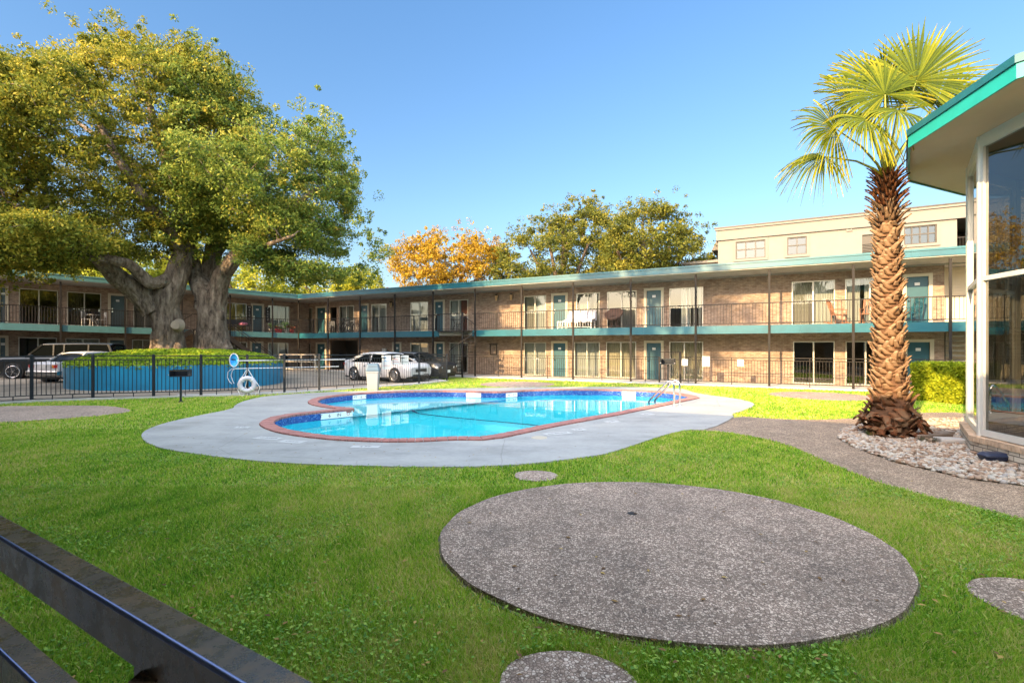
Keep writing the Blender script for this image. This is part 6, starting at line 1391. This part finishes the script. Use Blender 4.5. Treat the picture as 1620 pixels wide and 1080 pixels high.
# small green clump and weeds at the foot
for (a,b,lab,w_) in ((1387,693,'small green succulent clump at the foot of the palm',.20),(1470,702,'green weeds sprouting by the timber edging',.16)):
    x,y=G(a,b); q=MB(); rr=random.Random(a)
    for i in range(90):
        th=rr.uniform(0,6.28); r_=w_*math.sqrt(rr.random()); c=Vector((r_*math.cos(th),r_*math.sin(th)*.6,.03)); v=Vector((math.cos(th)*.03,math.sin(th)*.03,rr.uniform(.04,.11))); u=v.orthogonal().normalized()*.010
        q.add([c-u,c+u,c+v*.6+u,c+v,c+v*.6-u],[(0,1,2,3,4)])
    o=q.build('small_plant',M['shrub_leaf'] if a>1400 else mat('succulent',(.10,.14,.03),.5,var=.3)); o.location=(x,y,.03); tag(o,lab,'plant','small plants in the stone bed')
# timber edging, stepping block
a=Vector((*G(1451,699),.0)); b=Vector((*G(1504,696),.0))
q=MB(); q.bar(a+Vector((0,0,.07)),b+Vector((0,0,.07)),.10,.13); tag(q.build('timber_edging',M['wood_grey'],bevel=.012),'weathered grey timber edging between palm and office','timber')
x,y=G(1505,703); q=MB(); q.box(-.22,.22,-.16,.16,0,.12); o=q.build('stone_block',M['concrete'],bevel=.02); o.location=(x,y,0); o.rotation_euler=(0,0,-.25); tag(o,'pale stone block at the end of the timber edging','stone block')
x,y=G(1512,694); q=MB(); q.box(-.30,.12,-.10,.08,0,.10); o=q.build('wooden_block',M['wood_grey'],bevel=.02); o.location=(x-.02,y+.2,.02); o.rotation_euler=(0,0,.35); tag(o,'short weathered timber against the brick base corner','timber')
# bait box
x,y=7.47,7.82; r=empty('bait_station',(x,y,.06),math.radians(-8),'low dark blue plastic box lying on the stones by the office wall','box')
q=MB(); q.loft([rsq(.17,.10,.04,.0),rsq(.195,.12,.05,.055),rsq(.20,.125,.05,.06)],cap=True); q.build('base',M['bait'],r,bevel=.003)
q=MB(); q.loft([rsq(.20,.125,.05,.064),rsq(.195,.12,.05,.075),rsq(.14,.085,.04,.115),rsq(.11,.06,.03,.12)],cap=True); q.build('lid',M['bait'],r,bevel=.003)
# hedge
def hedge():
    a=Vector(G(1436,660)); 
    x0,y0=D(1442,0,17.0)[0],17.0; x1,y1=D(1540,0,15.2)[0],15.2
    H=1.22; u=Vector((x1-x0,y1-y0)); L=u.length; u=u/L; v=Vector((-u.y,u.x)); n=60000; r_=np.random.default_rng(8)
    face=r_.random(n); s=r_.random(n)*L; w_=r_.random(n)*1.1; z=r_.random(n)*H
    f=face<.5; w_[f]=r_.normal(0.02,.05,f.sum()); t_=(face>=.5)&(face<.8); z[t_]=H+r_.normal(-.02,.04,t_.sum()); e=face>.92; s[e]=L-abs(r_.normal(0,.04,e.sum())); e=(face>.85)&(face<=.92); s[e]=abs(r_.normal(0,.04,e.sum()))
    bmp_=.05*np.sin(s*9)*np.sin(z*8+s*3)+.03*np.sin(s*23+z*17)
    X=x0+u.x*s+v.x*(w_-bmp_); Y=y0+u.y*s+v.y*(w_-bmp_); Z=np.clip(z,.02,None)
    r=empty('hedge',(0,0,0),0,'clipped bright green hedge right of the palm by the office','hedge'); M['hedge']=leaf_mat('hedge_leaf',[(0,(.10,.16,.01)),(.5,(.30,.36,.015)),(1,(.48,.48,.03))],.3)
    V=leaf_cards(X,Y,Z,.034,4,.6); npmesh('foliage',V,np.arange(len(V)),4,M['hedge'],r,np.clip(.5+r_.normal(0,.22,n)+bmp_*3,0,1))
    q=MB(); q.loft([[ (x0+u.x*s_+v.x*w2,y0+u.y*s_+v.y*w2,z_) for (w2,z_) in ((.12,0),(.12,H-.12),(.98,H-.12),(.98,0))] for s_ in (.1,L-.1)],cap=True); q.build('branches',M['shrub_leaf'],r)
hedge()
# ------------------------------------------------------------------ near railing
r=empty('walkway_railing',(0,0,0),0,'dark steel walkway railing with a blue highlight bead along its edge in the bottom left corner','railing')
def ray(px,py,z): # level z plane
    return Vector((*G(px,py,z),z))
def near_rail(px_far, px_near, z, hw, hh, name):
    "px_far/px_near: photo points of the top edge nearest the lawn"
    a=ray(*px_far,z); b=ray(*px_near,z); d=(b-a).normalized(); nin=Vector((d.y,-d.x,0)); 
    if nin.y>0: nin=-nin
    a=a-d*3; b=b+d*.8; q=MB(); q.add([tuple(p) for p in (a,b,b+nin*hw,a+nin*hw,a-Vector((0,0,hh)),b-Vector((0,0,hh)),b+nin*hw-Vector((0,0,hh)),a+nin*hw-Vector((0,0,hh)))],[(0,1,2,3),(7,6,5,4),(0,4,5,1),(1,5,6,2),(2,6,7,3),(3,7,4,0)])
    q.build(name,M['rail_paint'],r,bevel=.004)
    q=MB(); e0=a+nin*(hw-.004)+Vector((0,0,-.003)); e1=b+nin*(hw-.004)+Vector((0,0,-.003)); q.tube([e0,e1],.006,8); q.build('highlight_lip',M['lip'],r,smooth=True); return a,b,nin,d  # added thin bead, coloured as the bright highlight along the rail edge
m,t,o_=new_mat('worn_dark_rail'); p_=P(t,(.05,.045,.05),.3,.75,.7); v=coord(t)
t.links.new(ramp(t,noise(t,v,5,7,.7),[(.3,(.10,.085,.075)),(.52,(.18,.135,.10)),(.68,(.30,.18,.09))]),p_.inputs['Base Color']); t.links.new(ramp(t,noise(t,v,20,5,.7),[(.3,(.14,)*3),(.7,(.42,)*3)]),p_.inputs['Roughness']); t.links.new(bump(t,noise(t,v,60,4),.12,.003),p_.inputs['Normal']); t.links.new(p_.outputs[0],o_.inputs[0]); M['rail_paint']=m; M['lip']=mat('edge_highlight_blue',(.14,.17,.30),.35,.9)  # the lip's lighter blue is an edge highlight put into the colour
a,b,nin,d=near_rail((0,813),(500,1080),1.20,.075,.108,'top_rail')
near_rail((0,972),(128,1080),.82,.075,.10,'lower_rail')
c=ray(285,1048,1.09)+nin*.05; q=MB(); q.box(c.x-.035,c.x+.035,c.y-.035,c.y+.035,.0,1.098); q.build('post',M['rail_paint'],r); q=MB(); q.bar(c+Vector((-.08,.05,-.03)),c+Vector((.08,-.05,-.03)),.01,.07); q.build('bracket',M['rail_paint'],r)
for e_ in (a-d*-.25,b-d*.25):
    e_=e_+nin*.04; q=MB(); q.box(e_.x-.035,e_.x+.035,e_.y-.035,e_.y+.035,.0,1.098); q.build('post',M['rail_paint'],r)
for px_,py_ in ((32,892),(300,1061)):
    p=ray(px_,py_,1.13)+nin*.0; q=MB(); q.tube([p+nin*.003+Vector((0,0,0)),p-nin*.003],.006,8)
# ------------------------------------------------------------------ parked cars
def car(nm, label, loc, ang, L, Wd_, prof, paint, wb, fo, r_w=.33, kind='sedan', plate_txt='', boxy=False, group='cars parked in the court'):
    """prof: dict of side outline stations. x forward, y left. origin: ground under the middle"""
    T=empty(nm,loc,ang,label,'car',group)
    hood,deck_,belt=prof['hood'],prof['deck'],prof['belt']; xs=prof['xs']   # xs: rear, rear glass base, roof rear, roof front, windscreen base, front
    xr,xgb,xrr,xrf,xwb,xf=xs; zb=prof.get('sill',.22); zr=prof['roof']; W2=Wd_/2
    # lower body
    def top(x):
        if x<=xgb: return np.interp(x,[xr,xr+.12,xgb],[deck_-.12,deck_,belt+.02])
        if x>=xwb: return np.interp(x,[xwb,xf-.35,xf-.08,xf],[belt+.02,hood,hood-.07,hood-.2])
        return belt+.02
    sx_=sorted(set(list(np.linspace(xr,xf,34))+[xgb,xwb])); rings=[]
    for x in sx_:
        e=min(1,(x-xr)/.28,(xf-x)/.42); e=max(0,e); wk=W2*(.80+.20*math.sin(e*math.pi/2)) if not boxy else W2*(.93+.07*math.sin(e*math.pi/2)); zl_=zb+.10*(1-min(1,min(x-xr,xf-x)/.3)); zt=float(top(x)); sh_=zt-.10
        rings.append([(x,-wk*.92,zl_),(x,-wk*.985,zl_+.10),(x,-wk,(zl_+sh_)/2+.02),(x,-wk*.975,sh_),(x,-wk*.90,zt-.02),(x,-wk*.55,zt+.012),(x,0,zt+.02),(x,wk*.55,zt+.012),(x,wk*.90,zt-.02),(x,wk*.975,sh_),(x,wk,(zl_+sh_)/2+.02),(x,wk*.985,zl_+.10),(x,wk*.92,zl_)])
    q=MB(); q.loft(rings,cap=True)
    b=q.build('body',M[paint],T,smooth=True); b.modifiers.new('es','EDGE_SPLIT').split_angle=math.radians(38)
    # cabin: dark glass volume, then roof panel and pillars in paint
    wbelt=W2*.90; wroof=W2*(.72 if kind!='suv' else .80)
    st=[(xgb,belt+.0,wbelt*.98,.0),((xgb+xrr)/2,(belt+zr)/2+.03,(wbelt+wroof)/2,1),(xrr,zr-.03,wroof,1),((xrr+xrf)/2,zr,wroof,1),(xrf,zr-.03,wroof,1),((xrf+xwb)/2,(belt+zr)/2-.0,(wbelt+wroof)/2,1),(xwb,belt+.0,wbelt*.98,0)]
    rg=[]
    for (x,z,w_,_) in st: rg.append([(x,-wbelt,belt-.03),(x,-w_,z-.03),(x,-w_*.75,z+.005),(x,0,z+.02),(x,w_*.75,z+.005),(x,w_,z-.03),(x,wbelt,belt-.03)])
    q=MB(); q.loft(rg,cap=True); q.build('window_glass',M['car_glass'],T,smooth=False)
    q=MB(); rr_=[]
    for (x,dz) in ((xrr-.10,-.05),(xrr+.05,0),((xrr+xrf)/2,.02),(xrf-.05,0),(xrf+.12,-.05)): rr_.append([(x,-wroof-.012,zr-.075+dz),(x,-wroof+.02,zr-.01+dz),(x,-wroof*.5,zr+.028+dz),(x,0,zr+.038+dz),(x,wroof*.5,zr+.028+dz),(x,wroof-.02,zr-.01+dz),(x,wroof+.012,zr-.075+dz)])
    q.loft(rr_,close=False); ro=q.build('roof',M[paint],T,smooth=True); md=ro.modifiers.new('t','SOLIDIFY'); md.thickness=.03
    for sgn_ in (-1,1):
        q=MB(); q.bar((xgb-.05,sgn_*(wbelt+.0),belt),(xrr,sgn_*(wroof+.008),zr-.05),.05,.13 if kind!='suv' else .12); q.build('pillar',M[paint],T); q=MB(); q.bar((xwb,sgn_*wbelt,belt),(xrf,sgn_*(wroof+.008),zr-.05),.05,.07); q.build('pillar',M[paint],T)
        for xb in prof['pillars']: q=MB(); q.bar((xb,sgn_*(wbelt+.004),belt-.02),(xb+.02,sgn_*(wroof+.010),zr-.05),.07,.03,up=(0,1,0)); q.build('pillar',M[paint],T)
        q=MB(); mx=xwb-.28; q.loft([rs_ for rs_ in [[(mx+dx,sgn_*(W2*.93+dy),belt+.06+dz) for (dx,dz) in ((-.05,0),(.05,0),(.06,.10),(-.05,.12))] for dy in (0,.16)]],cap=True); q.build('mirror',M[paint],T,bevel=.02)
        for xd in prof['doors']: q=MB(); q.box(xd-.006,xd+.006,sgn_*(W2+.0)-.006,sgn_*(W2)+.006,zb+.14,belt-.10); q.build('door_gap',M['black_plastic'],T)
        for xh in prof['handles']: q=MB(); q.bar((xh-.09,sgn_*(W2+.002),belt-.16),(xh+.09,sgn_*(W2+.002),belt-.16),.03,.03); q.build('door_handle',M['steel' if paint!='paint_black' else paint],T)
    for xw in (-wb/2+fo,wb/2+fo):
        for sgn_ in (-1,1):
            yo=sgn_*(W2-.10); a=MB(); a.tube([(xw,sgn_*(W2-.30),r_w),(xw,sgn_*(W2+.006),r_w)],[r_w+.065,r_w+.055],28); a.build('wheel_arch',M['black_plastic'],T)
            w_=empty('wheel',(0,0,0)); w_.parent=T
            tt=MB(); prof2=[(r_w-.11,-.10),(r_w-.02,-.11),(r_w,-.08),(r_w,.08),(r_w-.02,.11),(r_w-.11,.10)]
            n=28; rings=[[ (xw+rr*math.cos(2*math.pi*j/n), yo+dy+sgn_*.035, r_w+rr*math.sin(2*math.pi*j/n)) for j in range(n)] for rr,dy in prof2]; tt.loft(rings); tt.build('tyre',M['tire'],w_,smooth=True)
            rm=MB(); yf=yo+sgn_*(.035+.095)
            rm.tube([(xw,yf-sgn_*.08,r_w),(xw,yf-sgn_*.06,r_w)],r_w-.10,20)
            n5=prof.get('spokes',10)
            for k_ in range(n5): a_=2*math.pi*k_/n5; rm.bar((xw+.03*math.cos(a_),yf,r_w+.03*math.sin(a_)),(xw+(r_w-.10)*math.cos(a_),yf-.0,r_w+(r_w-.10)*math.sin(a_)),.028,.03,up=(0,1,0))
            rm.tube([(xw,yf-sgn_*.03,r_w),(xw,yf+sgn_*.012,r_w)],.05,12)
            rm.tube([(xw+(r_w-.105)*math.cos(t),yf,r_w+(r_w-.105)*math.sin(t)) for t in np.linspace(0,6.283,25)],.014,6,cap=False)
            rm.build('rim',M['rim'],w_)
    # ends
    hl_=prof['lampz']
    for sgn_ in (-1,1):
        q=MB(); q.loft([[(xf-.36,sgn_*W2*.93,hl_+.07),(xf-.36,sgn_*W2*.93,hl_-.05),(xf-.30,sgn_*W2*.96,hl_-.05),(xf-.30,sgn_*W2*.96,hl_+.07)],[(xf-.10,sgn_*W2*.80,hl_+.06),(xf-.10,sgn_*W2*.80,hl_-.06),(xf-.05,sgn_*W2*.86,hl_-.06),(xf-.05,sgn_*W2*.86,hl_+.06)],[(xf-.03,sgn_*W2*.45,hl_+.03),(xf-.03,sgn_*W2*.45,hl_-.05),(xf+.012,sgn_*W2*.47,hl_-.05),(xf+.012,sgn_*W2*.47,hl_+.03)]],cap=True); q.build('headlight',M['lamp_clear'],T)
        q=MB(); hz=prof['tailz']; q.box(xr-.015,xr+.10,min(sgn_*W2*.55,sgn_*W2*.86),max(sgn_*W2*.55,sgn_*W2*.86),hz-.075,hz+.075); tl_=q.build('taillight',M['red_lamp'],T,bevel=.008)
        if boxy: q=MB(); q.box(xr-.02,xr-.004,min(sgn_*W2*.56,sgn_*W2*.66),max(sgn_*W2*.56,sgn_*W2*.66),hz-.06,hz+.06); q.build('indicator',M['amber_lamp'],tl_)
    q=MB(); q.box(xf-.06,xf+.012,-W2*.42,W2*.42,hl_-.16,hl_+.0); q.build('grille',M['black_plastic'],T)
    q=MB(); q.box(xf-.10,xf+.0,-W2*.66,W2*.66,zb+.06,zb+.18); q.build('air_intake',M['black_plastic'],T)
    if boxy or kind=='suv':
        q=MB(); q.loft([rsq_ for rsq_ in [[(xr-.10,y,z) for y,z in ((-W2*.96,.36),(W2*.96,.36),(W2*.96,.56),(-W2*.96,.56))],[(xr+.12,y,z) for y,z in ((-W2*1.0,.36),(W2*1.0,.36),(W2*1.0,.56),(-W2*1.0,.56))]]],cap=True); q.build('rear_bumper',M[prof.get('bump','steel')],T,bevel=.02)
        q=MB(); q.box(xr+.2,xf-.3,-W2*.9,W2*.9,.18,.30); q.build('underbody',M['black_plastic'],T)
    else:
        q=MB(); q.box(xr+.15,xf-.2,-W2*.88,W2*.88,.14,.24); q.build('underbody',M['black_plastic'],T)
    for (x_,s_) in ((xf+.016,1),(xr-.02,-1)):
        q=MB(); zc=hl_-.22 if s_>0 else prof['tailz']-.02; q.box(x_-.004,x_+.004,-.15,.15,zc-.075,zc+.075); q.build('licence_plate',M['sign'],T)
    return T
# white sedan side on in the middle
rw=Vector((-8.3,26.6)); fw=Vector((-5.8,25.0)); hd_=(fw-rw).normalized(); per=Vector((-hd_.y,hd_.x)); cpos=(rw+fw)/2+per*.88
PS=dict(xs=(-2.42,-2.0,-.95,.35,1.32,2.42),hood=.93,deck=1.08,belt=.95,roof=1.44,pillars=(-.35,),doors=(-.42,.55,-1.35),handles=(-.65,.35),lampz=.66,tailz=.86,spokes=12)
car('parked_car','white sedan side on behind the pool fence with dark alloy wheels',(cpos.x,cpos.y,.02),math.atan2(hd_.y,hd_.x),4.84,1.84,PS,'paint_white',2.97,0.02,.34)
c2=cpos+per*2.35-hd_*.15
PS2=dict(PS); PS2.update(belt=.93,roof=1.42,spokes=7)
car('parked_car','black sedan beyond the white sedan with its nose showing',(c2.x,c2.y,.02),math.atan2(hd_.y,hd_.x)-.03,4.7,1.82,PS2,'paint_black',2.8,0,.33)
# old white saloon at the left: rear towards us
PO=dict(xs=(-2.35,-1.45,-.85,.55,1.15,2.35),hood=.92,deck=.97,belt=.93,roof=1.40,pillars=(-.15,),doors=(-.2,.85),handles=(-.4,.6),lampz=.68,tailz=.78,spokes=8,sill=.24)
a_=math.radians(83); c=Vector((G(75,606,.1)))+Vector((math.cos(a_),math.sin(a_)))*2.3
car('parked_car','old white saloon with red tail lamps half hidden by the blue planter',(c.x-.15,c.y,.10),a_,4.7,1.74,PO,'paint_white',2.8,0,.31,boxy=True)
# big dark SUV
PSU=dict(xs=(-2.72,-2.66,-2.45,.55,1.25,2.72),hood=1.14,deck=1.15,belt=1.14,roof=1.86,pillars=(-1.55,-.45,.02),doors=(.95,-.25,-1.35),handles=(.0,-1.05),lampz=.88,tailz=1.1,spokes=5,sill=.38,bump='black_plastic')
fwp=Vector((-25.9,26.3)); a_=math.radians(194); h2=Vector((math.cos(a_),math.sin(a_))); pr=Vector((-h2.y,h2.x)); 
c=fwp-h2*1.72-pr*.92
car('parked_car','dark grey green off-road estate behind the old white saloon',(c.x,c.y,.08),a_,5.4,1.98,PSU,'paint_suv',3.35,.05,.40,kind='suv')
